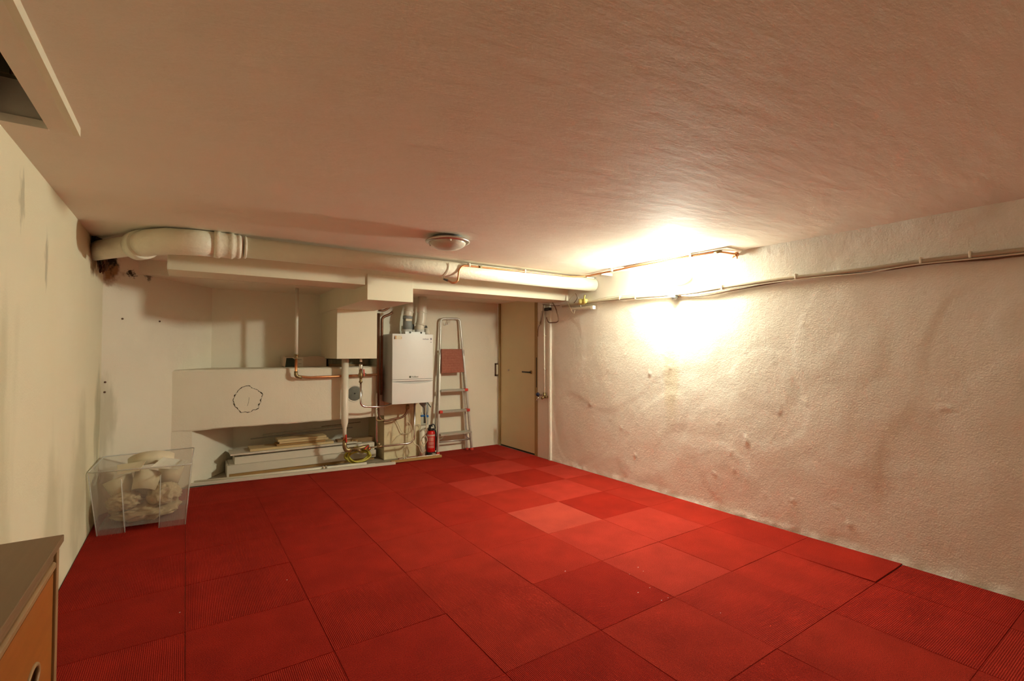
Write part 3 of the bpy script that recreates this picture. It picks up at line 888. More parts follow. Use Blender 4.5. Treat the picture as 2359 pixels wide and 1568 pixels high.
MB().bar(c + Vector((-0.012, -0.01, 0.02)), lv, 0.014, 0.010, up=(1, 0, 0)).build('lever', 'yellow', yv)
lpth = [(1273, 697), (1279, 707), (1283, 719), (1287, 735), (1284, 741), (1276, 742.5), (1264, 742), (1259, 731)]
tag(MB().tube(smooth([pix(a, b2, 0, XR - 0.05) for a, b2 in lpth]), 0.006, 8).build('cable_loop', 'cabled'), 'stiff brown cable loop hanging beside the white corner strip', 'cable')

# water pipe with taps on the panel between door and corner strip
wp = thing('water_pipe', 'slim white pipe ending in brass tap right of the door', 'pipe', (XR, 4.37, 0.73))
xw = XR - 0.02
a, b2 = pix(1254, 704, 0, xw), pix(1254, 905, 0, xw)
MB().cyl((xw, a.y, a.z), (xw, a.y, b2.z), 0.0095, seg=12).build('pipe', 'whitepvc', wp)
c = pix(1255, 911, 0, xw)
t_ = MB().cyl((xw, a.y, c.z + 0.035), (xw, a.y, c.z - 0.03), 0.017, seg=12)
t_.cyl((xw, a.y, c.z - 0.01), (xw, a.y - 0.05, c.z - 0.012), 0.014, seg=12).cyl((xw, a.y, c.z - 0.012), (xw - 0.04, a.y, c.z - 0.03), 0.014, seg=12)
t_.build('tap_body', 'brass', wp)
c2 = pix(1240, 908, 0, xw - 0.03)
MB().cyl((xw + 0.01, c2.y, c2.z - 0.012), (xw - 0.035, c2.y, c2.z), 0.012, seg=12).build('valve_stem', 'chrome', wp)
MB().lathe((xw - 0.035, c2.y, c2.z), [(0.0, -0.022), (0.016, -0.021), (0.025, 0.0), (0.018, 0.012), (0.0, 0.014)], 'x', 8).build('blue_handle', 'navy', wp)
MB().tube([(xw - 0.02, c2.y, c2.z - 0.02), (xw - 0.045, c2.y - 0.02, c2.z - 0.04), (xw - 0.045, c2.y + 0.015, c2.z - 0.075)], 0.007, 8, fillet=0.02).build('spout', 'chrome', wp)
for zz in (1.02, 1.40):
    MB().box(XR - 0.03, XR + 0.002, a.y - 0.014, a.y + 0.014, zz - 0.006, zz + 0.006).build('pipe_clip', 'whitepvc', wp)
jb = thing('wire_bundle', 'bunch of old wires with connector block above the tap right of the door', 'wires', (XR, 4.4, 1.6))
c = pix(1262, 712, 0, XR - 0.02)
MB().box(XR - 0.04, XR, c.y - 0.045, c.y + 0.045, c.z - 0.016, c.z + 0.016).build('connector_block', 'black', jb, bevel=0.003)
for pts, mm in (([(1252, 702), (1250, 722), (1246, 740), (1240, 756), (1239, 775)], 'cabled'), ([(1248, 716), (1245, 735), (1243, 750)], 'cable'), ([(1250, 701), (1275, 704), (1300, 703)], 'cabled')):
    MB().tube(smooth([pix(x, y, 0, XR - 0.02) for x, y in pts]), 0.0035, 6).build('wire', mm, jb)
c = pix(1243, 744, 0, XR - 0.01)
MB().box(XR - 0.025, XR, c.y - 0.02, c.y + 0.02, c.z - 0.02, c.z + 0.02).build('connector_cap', 'paper', jb, bevel=0.003)

# ================================================================== BOILER
bx0, bx1, by0, by1, bz0, bz1 = 1.841, 2.315, 5.0, YB, 0.652, 1.412
bo = thing('gas_boiler', 'white wall hung gas boiler with flue pipes, left of the ladder', 'boiler', ((bx0 + bx1) / 2, by1, bz0))
MB().box(bx0 + 0.003, bx1 - 0.003, by0 + 0.022, by1 - 0.002, bz0, bz1).build('casing', 'boilerside', bo, bevel=0.012)
zs = 0.918


def bulge(t):      # soft forward bulge of the front
    return by0 + 0.010 * (2 * t - 1) ** 2


N_ = 16
fp = MB()
vv, ff = [], []
for i in range(N_ + 1):
    t = i / N_
    x = bx0 + (bx1 - bx0) * t
    for z in (zs, bz1):
        vv.append((x, bulge(t), z))
    for z in (zs, bz1):
        vv.append((x, by0 + 0.024, z))
for i in range(N_):
    a, c = i * 4, (i + 1) * 4
    ff += [(a, c, c + 1, a + 1), (a + 2, a + 3, c + 3, c + 2), (a + 1, c + 1, c + 3, a + 3), (a, a + 2, c + 2, c)]
ff += [(0, 1, 3, 2), (N_ * 4, N_ * 4 + 2, N_ * 4 + 3, N_ * 4 + 1)]
fp.add(vv, ff)
front = fp.build('front_panel', 'boiler', bo)
# strip below the seam and the flap with its curved grip
st = MB()
vv, ff = [], []
for i in range(N_ + 1):
    t = i / N_
    x = bx0 + (bx1 - bx0) * t
    vv += [(x, bulge(t) + 0.002, 0.897 - 0.003 * (2 * t - 1) ** 2), (x, bulge(t) + 0.001, 0.914), (x, by0 + 0.024, 0.914), (x, by0 + 0.024, 0.897)]
for i in range(N_):
    a, c = i * 4, (i + 1) * 4
    ff += [(a, c, c + 1, a + 1), (a + 1, c + 1, c + 2, a + 2), (a, a + 3, c + 3, c)]
st.add(vv, ff)
st.build('seam_strip', 'boiler', bo)
flp = MB()
vv, ff = [], []
for i in range(N_ + 1):
    t = i / N_
    x = bx0 + (bx1 - bx0) * t
    top = 0.892 - 0.026 * (1 - (2 * t - 1) ** 2)
    vv += [(x, bulge(t), bz0 - 0.002), (x, bulge(t), top - 0.004), (x, bulge(t) + 0.005, top), (x, by0 + 0.024, top), (x, by0 + 0.024, bz0 - 0.002)]
for i in range(N_):
    a, c = i * 5, (i + 1) * 5
    for k in range(5):
        ff.append((a + k, c + k, c + (k + 1) % 5, a + (k + 1) % 5))
ff += [(0, 1, 2, 3, 4), tuple(N_ * 5 + k for k in (4, 3, 2, 1, 0))]
flp.add(vv, ff)
flp.build('flap', 'boiler', bo)
text('maker_lettering', 'Vaillant', 0.027, 'ink', bo, (2.056, by0 - 0.0008, 0.9325), (1, 0, 0), (0, 0, 1), shear=0.15)
lgx = 2.040
lg = MB().lathe((lgx, by0 + 0.0003, 0.941), [(0.0, -0.001), (0.011, -0.001), (0.011, 0.001)], 'y', 18)
lg.build('maker_emblem', 'ink', bo)
MB().box(2.290 - 0.10, 2.290 - 0.002, by0 + 0.0055, by0 + 0.008, 1.335, 1.336).build('thin_rule', 'boiler', bo)
text('model_lettering', 'exclusiv', 0.024, 'inkgrey', bo, (2.186, by0 + 0.0010, 1.352), (1, 0.058, 0), (0, 0, 1))
MB().box(2.284, 2.296, by0 + 0.004, by0 + 0.008, 1.350, 1.372).build('model_emblem', 'inkgrey', bo)
MB().box(2.286, 2.295, by0 + 0.0045, by0 + 0.008, 1.322, 1.330).build('model_mark', 'inkgrey', bo)
sk = MB().box(1.861, 1.943, by0 + 0.002, by0 + 0.009, 1.352, 1.392).build('sticker', 'paper', bo)
MB().box(1.8605, 1.866, by0 + 0.001, by0 + 0.006, 1.353, 1.382).build('sticker_dark_bar', 'ink', sk)
MB().box(1.868, 1.880, by0 + 0.0012, by0 + 0.006, 1.354, 1.391).build('sticker_orange_bar', 'orangeink', sk)
MB().box(1.936, 1.942, by0 + 0.001, by0 + 0.006, 1.362, 1.374).build('sticker_orange_mark', 'orangeink', sk)
# flue adapter and pipes
fy = 5.17
f0, f1 = 2.072, 2.222
ad = MB().box(f0 - 0.045, f1 + 0.045, fy - 0.055, fy + 0.06, bz1, bz1 + 0.030)
ad.lathe((f0, fy, bz1), [(0.056, 0.0), (0.056, 0.058), (0.0, 0.058)], 'z', 30).lathe((f1, fy, bz1), [(0.054, 0.0), (0.054, 0.058), (0.0, 0.058)], 'z', 30)
ad.build('flue_adapter', 'boiler', bo)
for xx in (f0 + 0.012, f1 - 0.005):
    MB().lathe((xx, fy - 0.0555, bz1 + 0.022), [(0.0, -0.001), (0.011, -0.001), (0.011, 0.002)], 'y', 14).build('test_port', 'darkgrey', bo)
g1 = MB().tube([(f0, fy, bz1 + 0.05), (f0 + 0.003, fy, 1.60)], 0.050, 28)
g1.tube([(f0 + 0.003, fy, 1.588), (f0 + 0.0035, fy, 1.618)], 0.0545, 28)
fg = g1.build('grey_flue_section', 'greypvc', bo)
MB().box(f0 - 0.036, f0 + 0.034, fy - 0.0535, fy - 0.030, 1.562, 1.588).build('flue_label', 'paper', bo)
w_ = MB().tube([(f0 + 0.004, fy, 1.615), (f0 + 0.012, fy, 1.66), (f0 + 0.026, fy + 0.01, 1.72), (f0 + 0.03, fy + 0.03, 1.78), (f0 + 0.03, fy + 0.06, 1.84)], [0.052, 0.052, 0.049, 0.049, 0.049], 28, fillet=0.03)
w_.tube([(f0 + 0.013, fy, 1.665), (f0 + 0.017, fy + 0.002, 1.682)], 0.0555, 28)
w_.build('flue_bend', 'whitepvc', bo)
w_ = MB().tube([(f1, fy, bz1 + 0.05), (f1 + 0.002, fy, 1.50), (f1 + 0.022, fy, 1.58), (f1 + 0.028, fy, 1.69), (f1 + 0.030, fy, 1.856)], [0.050, 0.050, 0.054, 0.054, 0.050], 28, fillet=0.03)
w_.tube([(f1 + 0.008, fy, 1.522), (f1 + 0.012, fy, 1.538)], 0.0575, 28).tube([(f1 + 0.028, fy, 1.66), (f1 + 0.0285, fy, 1.678)], 0.0575, 28)
w_.build('air_pipe', 'whitepvc', bo)
cpz = MB().cyl((f1 + 0.105, fy + 0.03, bz1), (f1 + 0.105, fy + 0.03, bz1 + 0.075), 0.030, seg=20)
cpz.build('side_cap', 'whitepvc', bo)
MB().lathe((f1 + 0.075, fy + 0.07, bz1 + 0.085), [(0.05, 0.0), (0.045, 0.022), (0.02, 0.036), (0.0, 0.038)], 'z', 20).build('dark_cowl', 'darkgrey', bo)
MB().box(f0 + 0.055, f0 + 0.10, fy + 0.04, fy + 0.09, bz1 + 0.06, bz1 + 0.12).build('dark_bracket', 'darkgrey', bo)

# siphon and hoses under the boiler
sp = thing('boiler_siphon', 'grey condensate siphon with blue levers under the boiler', 'siphon', (2.24, 5.17, 0.50))
sx = pix(975, 940, 1, 5.15)
MB().tube([(sx.x - 0.02, 5.16, bz0 - 0.003), (sx.x, 5.15, 0.625), (sx.x + 0.035, 5.14, 0.575), (sx.x + 0.02, 5.14, 0.50)], [0.034, 0.036, 0.03, 0.022], 16, fillet=0.03).build('trap', 'greypvc', sp)
MB().tube([(sx.x + 0.035, 5.13, bz0 - 0.003), (sx.x + 0.05, 5.12, 0.62), (sx.x + 0.075, 5.11, 0.58)], 0.006, 8).build('black_hose', 'darkgrey', sp)
bv = pix(976, 957, 1, 5.12)
MB().box(bv.x - 0.035, bv.x + 0.03, 5.11, 5.13, bv.z - 0.012, bv.z + 0.010).build('blue_lever', 'blue', sp, bevel=0.003)
bv2 = pix(984, 958, 1, 5.12)
MB().cyl((bv2.x, 5.15, bv2.z), (bv2.x, 5.105, bv2.z), 0.014, seg=12).build('blue_cap', 'blue', sp)
MB().cyl((sx.x + 0.02, 5.14, 0.51), (sx.x + 0.02, 5.14, 0.40), 0.017, seg=12).build('trap_tail', 'darkgrey', sp)
pan = pix(978, 950, 1, 5.30)
tag(MB().box(pan.x - 0.06, pan.x + 0.075, 5.352, 5.370, 0.345, 0.655).build('backing_board', 'boardgrey'), 'pale grey board behind the siphon on the wall', 'board')
# capped white stub pipe
s0 = pix(965, 1040, 1, 5.27)
sb = thing('stub_pipe', 'capped white stub pipe behind the extinguisher', 'pipe', (2.312, 5.29, 0))
MB().cyl((2.312, 5.29, 0.001), (2.312, 5.29, 0.30), 0.036, seg=22).build('pipe', 'whitepvc', sb)
MB().tube([(2.28, 5.27, 0.285), (2.305, 5.262, 0.308), (2.335, 5.262, 0.300), (2.355, 5.262, 0.262)], [0.006, 0.011, 0.012, 0.008], 10).build('hose_cap', 'cable', sb)
# knotted cord from boiler
cd = [pix(x, y, 1, 5.08) for x, y in ((981, 931), (982, 950), (981, 975), (979, 998), (975, 1010), (970, 1020), (974, 1028), (981, 1020), (979, 1008), (973, 1004), (972, 1014), (978, 1024), (983, 1014), (980, 1003), (974, 1009), (976, 1028), (978, 1038), (974, 1044), (968, 1036), (962, 1026), (955, 1022), (951, 1008), (948, 992), (945, 978), (940, 972), (937, 980))]
cd = [Vector((p.x, 5.08 + 0.02 * math.sin(i * 1.9), p.z)) for i, p in enumerate(cd)]
tag(MB().tube(smooth(cd, 5), 0.0048, 7).build('knotted_cord', 'rope'), 'cream cord hanging in a knot from the boiler beside the extinguisher', 'cord')
c2 = [pix(x, y, 1, 5.31) for x, y in ((911, 966), (918, 978), (924, 992), (931, 999), (945, 996), (953, 986), (958, 980), (964, 977), (969, 982), (968, 990))]
tag(MB().tube(smooth(c2, 5), 0.0036, 7).build('loose_string', 'rope'), 'thin loose cord looping across the yellowed pier', 'cord')
c3 = [pix(x, y, 1, 5.325) for x, y in ((906, 976), (904, 1000), (901, 1022), (912, 1008), (922, 1000), (932, 997))]
tag(MB().tube(smooth(c3, 5), 0.0022, 6).build('thin_wire', 'rope'), 'very thin beige wire drooping low across the yellowed pier', 'wire')

# ---- chrome water pipe below the boiler with T piece on the pier
YPX = 5.20
cw = thing('chrome_pipe', 'chrome pipe running from floor valve across the pier and up to the boiler', 'pipe', (1.9, YPX, 0.2))
path = [pix(846, 1031.5, 1, YPX), pix(944, 1020.5, 1, YPX), pix(954, 1012, 1, YPX), pix(955.5, 934, 1, YPX)]
path[-1].z = bz0 - 0.003
MB().tube(path, 0.0105, 12, fillet=0.06).build('pipe', 'chrome', cw)
tp = pix(875, 1028, 1, YPX)
tt_ = MB().cyl(tp - Vector((0.034, 0, -0.001)), tp + Vector((0.034, 0, 0.001)), 0.020, seg=14).cyl(tp, tp + Vector((-0.022, 0, 0.045)), 0.018, seg=14)
tt_.build('tee_fitting', 'brass', cw)
up = [tp + Vector((-0.026, 0, 0.03)), pix(867.5, 1010, 1, YPX), pix(867.5, 965, 1, YPX), pix(868, 905, 1, YPX)]
MB().tube(up, 0.0095, 12, fillet=0.03).build('riser', 'chrome', cw)
cl = pix(875, 966, 1, YPX)
MB().tube([cl + Vector((-0.05, -0.012, 0.006)), cl + Vector((-0.02, -0.016, -0.012)), cl + Vector((0.03, -0.004, -0.012)), cl + Vector((0.05, 0.02, -0.008))], 0.008, 8, fillet=0.02).build('pipe_clamp', 'brass', cw)

# ---- dark copper pipes: risers behind the casing and the loop below the boiler
YR = 5.215
dr = thing('copper_riser_pair', 'pair of tarnished copper risers between casing and boiler', 'pipe', (1.72, YR, 0.6))
xr1 = pix(871, 860, 1, YR).x
ztop = 1.642
MB().cyl((xr1, YR, 0.60), (xr1, YR, ztop), 0.017, seg=14).build('riser', 'darkcopper', dr)
xr2 = pix(879, 860, 1, YR).x
MB().tube([(xr2, YR, bz0 + 0.09), (xr2, YR, 1.60), (xr2 + 0.08, YR, 1.63), (xr2 + 0.12, YR, 1.66)], 0.015, 14, fillet=0.05).build('riser', 'darkcopper', dr)
c = pix(868.5, 800, 1, 5.10)
MB().cyl((1.672, 5.10, 1.15), (1.672, 5.10, 1.64), 0.009, seg=12).build('bright_riser', 'copper', dr)
xb = pix(875, 945, 1, YR)
MB().tube([(xr1, YR, 0.62), (xr1 + 0.01, YR, 0.54), (xr1 + 0.02, YR, 0.475), (xr1 + 0.09, YR, 0.445), pix(905, 965, 1, YR), pix(925, 962, 1, YR), pix(937, 952, 1, YR), pix(938, 935, 1, YR)], 0.012, 12, fillet=0.04).build('return_loop', 'darkcopper', dr)
c = pix(939, 938, 1, YR)
MB().lathe((c.x, YR, c.z - 0.02), [(0.0, 0), (0.022, 0), (0.024, 0.02), (0.020, 0.05), (0.0, 0.055)], 'z', 8).build('union_nut', 'brass', dr)
fdp = [pix(868, 712, 1, 5.13) + Vector((0.02, 0, -0.01)), pix(884, 716, 1, 5.13), pix(895, 709, 1, 5.13), pix(899, 706, 1, 5.13)]
MB().tube(fdp, 0.012, 10, fillet=0.03).build('top_bend', 'darkcopper', dr)

# ---- slim chrome pipe with ball valve below the casing
YV = 5.06
vp = thing('valve_pipe', 'slim chrome pipe with red handled brass valve below the duct casing', 'pipe', (1.47, YV, 0.63))
ax = pix(831, 870, 1, YV).x
MB().cyl((ax, YV, 1.110), (ax, YV, 1.150), 0.013, seg=12).build('white_stub', 'whitepvc', vp)
zz = lambda y: pix(831, y, 1, YV).z
MB().lathe((ax, YV, zz(851)), [(0.0, 0.0), (0.020, 0.0), (0.023, 0.012), (0.018, 0.028), (0.022, 0.044), (0.017, 0.06), (0.0, 0.062)], 'z', 12).build('compression_nut', 'chrome', vp)
vb = MB().lathe((ax, YV, zz(881)), [(0.0, 0.0), (0.019, 0.0), (0.019, 0.016), (0.014, 0.02), (0.014, 0.045), (0.022, 0.05), (0.026, 0.075), (0.022, 0.10), (0.018, 0.105), (0.018, 0.135), (0.0, 0.137)], 'z', 12)
vb.cyl((ax, YV, zz(866)), (ax + 0.055, YV, zz(864) + 0.01), 0.015, 0.012, 10)
vb.build('valve_body', 'brass', vp)
MB().bar((ax + 0.022, YV - 0.03, zz(850)), (ax + 0.026, YV - 0.032, zz(866)), 0.012, 0.012, up=(0, 1, 0)).build('red_handle', 'redplastic', vp, bevel=0.003)
MB().tube([(ax, YV, zz(880)), (ax, YV, zz(936)), pix(870, 937, 1, YV), pix(888, 936, 1, YV + 0.04), pix(905, 932, 1, YV + 0.1) + Vector((0, 0, 0.02))], 0.0105, 12, fillet=0.06).build('chrome_tube', 'chrome', vp)

# ---- white pipe down to floor with brass stop valves
YW2 = 5.16
dp = thing('white_down_pipe', 'thick white down pipe tapering to brass floor valves in front of the boards', 'pipe', (1.39, YW2, 0.17))
ax2 = 1.384
zp = lambda y: pix(795, y, 1, YW2).z
MB().tube([(ax2, YW2, 1.15), (ax2, YW2, zp(968)), (ax2, YW2, zp(974)), (ax2, YW2, zp(985)), (ax2, YW2, zp(989)), (ax2, YW2, zp(1006))], [0.036, 0.036, 0.035, 0.021, 0.019, 0.019], 26).build('pipe', 'whitepvc', dp)
MB().tube([(ax2 + 0.0, YW2, zp(1002)), (ax2, YW2, zp(1016))], [0.014, 0.016], 12).build('copper_end', 'copper', dp)
MB().bar((ax2 + 0.010, YW2 - 0.024, zp(1000)), (ax2 + 0.012, YW2 - 0.026, zp(1018)), 0.014, 0.012, up=(0, 1, 0)).build('red_handle', 'redplastic', dp, bevel=0.003)
MB().tube([(ax2 - 0.04, YW2, zp(1007)), (ax2, YW2, zp(1008.5))], [0.003, 0.009], 8).build('handle_tip', 'rust', dp)
vb = MB().tube([(ax2, YW2, zp(1014)), (ax2 + 0.002, YW2, zp(1030)), (ax2 + 0.022, YW2, zp(1037.5)), (ax2 + 0.09, YW2, zp(1036))], [0.021, 0.023, 0.025, 0.019], 14, fillet=0.03)
for k in range(4):
    xx = ax2 + 0.055 + 0.014 * k
    vb.cyl((xx, YW2, zp(1036.3)), (xx + 0.006, YW2, zp(1036.2)), 0.026, seg=12)
vb.tube([(ax2 + 0.09, YW2, zp(1036)), (ax2 + 0.15, YW2, zp(1036)), (ax2 + 0.20, YW2, zp(1034)), (ax2 + 0.26, YW2 + 0.02, zp(1032.5))], [0.02, 0.022, 0.020, 0.014], 14)
vb.tube([(ax2 + 0.12, YW2, zp(1036)), (ax2 + 0.165, YW2 - 0.02, zp(1043))], [0.018, 0.017], 12)
vb.build('valve_body', 'brass', dp)
rl = pix(845, 1030, 1, YW2)
MB().bar(rl + Vector((-0.03, -0.02, -0.014)), rl + Vector((0.012, -0.02, 0.022)), 0.012, 0.018, up=(0, 1, 0)).build('red_lever', 'redplastic', dp, bevel=0.003)
MB().lathe((rl.x + 0.028, YW2 + 0.01, rl.z - 0.018), [(0.0, -0.02), (0.016, -0.016), (0.018, 0.0), (0.012, 0.018), (0.0, 0.02)], 'y', 12).build('round_knob', 'copper', dp)

# ---- white and copper heating pipe in front of the recess
YH = 5.185
hp_ = thing('heating_pipe', 'white pipe changing to copper with elbow in front of the sill', 'pipe', (0.92, YH, 0.96))
hx = pix(683, 780, 1, YH).x
hz = lambda y: pix(683, y, 1, YH).z
MB().cyl((hx, YH, hz(819)), (hx, YH, 1.856), 0.0155, seg=14).build('white_length', 'whitepvc', hp_)
hn = MB().lathe((hx, YH, hz(825)), [(0.0, 0), (0.021, 0.0), (0.022, 0.008), (0.017, 0.012), (0.017, 0.026), (0.024, 0.030), (0.024, 0.042), (0.0, 0.044)], 'z', 12)
hn.build('fitting', 'brass', hp_)
MB().tube([(hx, YH, hz(826)), (hx - 0.002, YH, hz(866)), pix(712, 869.2, 1, YH), pix(868, 862.5, 1, YH)], 0.0125, 14, fillet=0.03).build('copper_length', 'copper', hp_)
eb = MB().tube([(hx - 0.001, YH, hz(855)), (hx - 0.002, YH, hz(866)), pix(695, 869.6, 1, YH)], 0.018, 14, fillet=0.03)
eb.build('elbow', 'brass', hp_)

# ================================================================== THINGS IN THE RECESS AND THE LOW NICHE
ct = thing('carton', 'long flat cardboard carton with dark green corner on the sill', 'box', (1.06, 5.46, ZS1))
p0, p1 = pix(652, 843, 1, 5.47), pix(752, 843, 1, 5.47)
zc0, zc1 = ZS1 + 0.002, 1.162
MB().box(p0.x + 0.02, p1.x, 5.47, 5.64, zc0, zc1).build('box_body', 'cardboard', ct, bevel=0.002)
gx = p0.x + 0.02
MB().prism([(gx, 5.4695, zc0), (gx + 0.115, 5.4695, zc0), (gx + 0.115, 5.4695, zc0 + 0.062), (gx + 0.068, 5.4695, zc0 + 0.094), (gx + 0.012, 5.4695, zc0 + 0.094)], (0, 0.0015, 0)).build('green_print', 'cartongreen', ct)
MB().prism([(gx + 0.115, 5.4692, zc0), (gx + 0.176, 5.4692, zc0), (gx + 0.176, 5.4692, zc1 - 0.003), (gx + 0.060, 5.4692, zc1 - 0.003), (gx + 0.115, 5.4692, zc0 + 0.064)], (0, 0.0015, 0)).build('white_print', 'cartonwhite', ct)
text('carton_lettering', 'Vaillant', 0.020, 'ink', ct, (gx + 0.100, 5.4688, zc0 + 0.070), (1, 0, 0), (0, 0, 1), shear=0.15)
MB().box(gx + 0.128, gx + 0.158, 5.4686, 5.47, zc0 + 0.030, zc0 + 0.033).build('print_line', 'ink', ct)
MB().hexa([(p0.x - 0.0, 5.478, zc0 + 0.01), (gx + 0.001, 5.472, zc0), (gx + 0.001, 5.60, zc0), (p0.x, 5.60, zc0 + 0.01)],
          [(p0.x - 0.0, 5.478, zc1 + 0.012), (gx + 0.001, 5.472, zc1), (gx + 0.001, 5.60, zc1), (p0.x, 5.60, zc1 + 0.012)]).build('end_flap', 'cardboard', ct)
MB().box(gx + 0.22, p1.x - 0.06, 5.468, 5.475, zc1 - 0.002, zc1 + 0.006).build('top_flap', 'cardboard', ct)
tag(MB().box(p1.x + 0.025, 1.74, 5.50, 5.60, ZS1 + 0.002, 1.135).build('dark_slab', 'hatch', None, bevel=0.004), 'dark slab lying on the sill right of the carton', 'slab')
tag(MB().hexa([(p1.x + 0.03, 5.47, ZS1 + 0.002), (1.70, 5.46, ZS1 + 0.002), (1.70, 5.49, ZS1 + 0.002), (p1.x + 0.03, 5.495, ZS1 + 0.002)],
              [(p1.x + 0.03, 5.475, ZS1 + 0.028), (1.70, 5.465, ZS1 + 0.02), (1.70, 5.49, ZS1 + 0.02), (p1.x + 0.03, 5.495, ZS1 + 0.028)]).build('dark_lath', 'woodend'), 'thin dark lath on the sill in front of the dark slab', 'lath')


def board(name, label, xa, xb, y0, y1, z0, z1, material, skew=0.0, tilt=0.0, bevel=0.002, cat='board'):
    mb = MB()
    b4 = [(xa, y0, z0), (xb, y0 + skew, z0 + tilt), (xb, y1 + skew, z0 + tilt), (xa, y1, z0)]
    t4 = [(x, y, z + (z1 - z0)) for x, y, z in b4]
    mb.hexa(b4, t4)
    return tag(mb.build(name, material, bevel=bevel), label, cat)


ZF = -0.006
lowb = thing('drawer_panel_box', 'lowest long white panel of the board stack in the low niche', 'panel', (1.1, 5.5, ZF))
MB().hexa([(0.345, 5.43, 0.026), (1.80, 5.41, 0.026), (1.80, 5.43, 0.026), (0.345, 5.45, 0.026)], [(0.345, 5.425, 0.106), (1.80, 5.405, 0.106), (1.80, 5.43, 0.106), (0.345, 5.45, 0.106)]).build('front_board', 'boardwhite', lowb)
MB().box(0.345, 0.362, 5.43, 5.74, ZF, 0.104).build('end_board', 'boardwhite', lowb)
MB().box(0.365, 1.79, 5.45, 5.76, 0.090, 0.106).build('top_board', 'boardwhite', lowb)
MB().box(0.365, 1.79, 5.435, 5.455, ZF, 0.026).build('under_batten', 'woodbrown', lowb)
MB().box(1.70, 1.79, 5.455, 5.74, ZF, 0.026).build('foot_batten', 'woodbrown', lowb)
secb = thing('white_plank', 'second long white panel lying on the lowest one in the niche', 'panel', (1.1, 5.55, 0.107))
MB().hexa([(0.41, 5.465, 0.107), (1.79, 5.43, 0.107), (1.79, 5.70, 0.107), (0.41, 5.72, 0.107)], [(0.41, 5.465, 0.176), (1.79, 5.43, 0.186), (1.79, 5.70, 0.186), (0.41, 5.72, 0.176)]).build('plank_body', 'boardwhite', secb, bevel=0.002)
board('white_shelf_board', 'thin wide white shelf board projecting left on the stack', 0.372, 1.60, 5.45, 5.73, 0.196, 0.212, 'boardwhite', skew=-0.02, tilt=0.003)
board('packing_lath', 'thin white lath packed under the wide shelf board', 0.47, 1.66, 5.47, 5.50, 0.187, 0.1955, 'boardwhite', tilt=-0.0002)
board('pine_board', 'bare pine board with grey top lying on the white shelf board', 0.545, 1.35, 5.485, 5.70, 0.2125, 0.236, 'wood', skew=-0.02, tilt=0.003)
board('brown_lath', 'orange brown lath under the pine planks', 0.79, 1.27, 5.50, 5.66, 0.2385, 0.258, 'woodbrown', skew=-0.01, tilt=0.002)
board('pine_plank', 'lower pale pine plank of the pair on top of the stack', 0.815, 1.30, 5.50, 5.67, 0.2605, 0.279, 'wood', skew=-0.01, tilt=0.002)
board('pine_plank', 'upper pale pine plank of the pair on top of the stack', 0.80, 1.28, 5.495, 5.68, 0.2815, 0.304, 'wood', skew=-0.01, tilt=0.002)
board('metal_strip', 'long thin grey metal strip reaching furthest left on the stack', 0.57, 1.62, 5.70, 5.72, 0.300, 0.308, 'steelstrip', tilt=0.03, cat='strip')
board('metal_strip', 'long thin grey metal strip lying uppermost at the back of the stack', 0.69, 1.55, 5.72, 5.745, 0.325, 0.337, 'boardgrey', tilt=0.028, cat='strip')
board('dark_strip', 'thin dark strip behind the down pipe at the back of the niche', 1.28, 1.72, 5.72, 5.735, 0.367, 0.374, 'hatch', tilt=0.016, cat='strip')
board('short_beam', 'short dark beam end on the right of the white panels', 1.40, 1.80, 5.50, 5.60, 0.190, 0.238, 'woodend', cat='beam')
board('pale_block', 'small pale orange block lying in front of the short dark beam, left one', 1.46, 1.535, 5.478, 5.499, 0.192, 0.230, 'woodbrown', cat='block')
board('pale_block', 'small pale orange block lying in front of the short dark beam, right one', 1.548, 1.615, 5.476, 5.499, 0.192, 0.230, 'woodbrown', cat='block')
board('white_offcut', 'small white offcut lying on the short dark beam', 1.48, 1.56, 5.51, 5.56, 0.239, 0.247, 'boardwhite', cat='offcut')

# laths along the carpet edge
la, lb = pix(436, 1122, 2, 0.0), pix(918, 1069, 2, 0.0)
tag(MB().bar((la.x, la.y + 0.03, 0.013), (1.893, 5.045, 0.013), 0.045, 0.024).build('white_lath', 'boardwhite', bevel=0.002), 'long white painted lath lying along the edge of the red carpet', 'lath')
cdt = thing('white_conduit_length', 'length of white conduit with double clip lying behind the long white lath', 'conduit', (0.9, 5.26, 0))
MB().tube([(0.02, 5.315, 0.018), (1.62, 5.17, 0.018)], 0.0145, 14).build('tube', 'whitepvc', cdt)
MB().tube([(0.02, 5.272, 0.010), (1.70, 5.128, 0.010)], 0.0095, 10).build('thin_tube', 'whitepvc', cdt)
for k in (0, 1):
    c = Vector((1.185 + 0.03 * k, 5.198, 0.018))
    MB().box(c.x - 0.005, c.x + 0.005, c.y - 0.035, c.y + 0.03, 0.0, 0.038).build('clip', 'whitepvc', cdt, bevel=0.002)
wa, wb2 = pix(880, 1072, 2, 0.0), pix(1020, 1055, 2, 0.0)
tag(MB().bar((1.86, 5.085, 0.020), (wb2.x, 5.055, 0.020), 0.030, 0.026).build('brown_skirting_lath', 'woodbrown', bevel=0.002), 'brown sided lath on the carpet in front of the extinguisher', 'lath')
cdt2 = thing('short_conduit', 'short white conduit with clips on the floor beside the extinguisher', 'conduit', (2.2, 5.16, 0))
MB().tube([(1.99, 5.185, 0.012), (2.475, 5.165, 0.012)], 0.009, 10).build('tube', 'whitepvc', cdt2)
for x in (2.04, 2.065, 2.40, 2.42):
    MB().box(x - 0.005, x + 0.005, 5.15, 5.20, 0.0, 0.030).build('clip', 'whitepvc', cdt2, bevel=0.002)

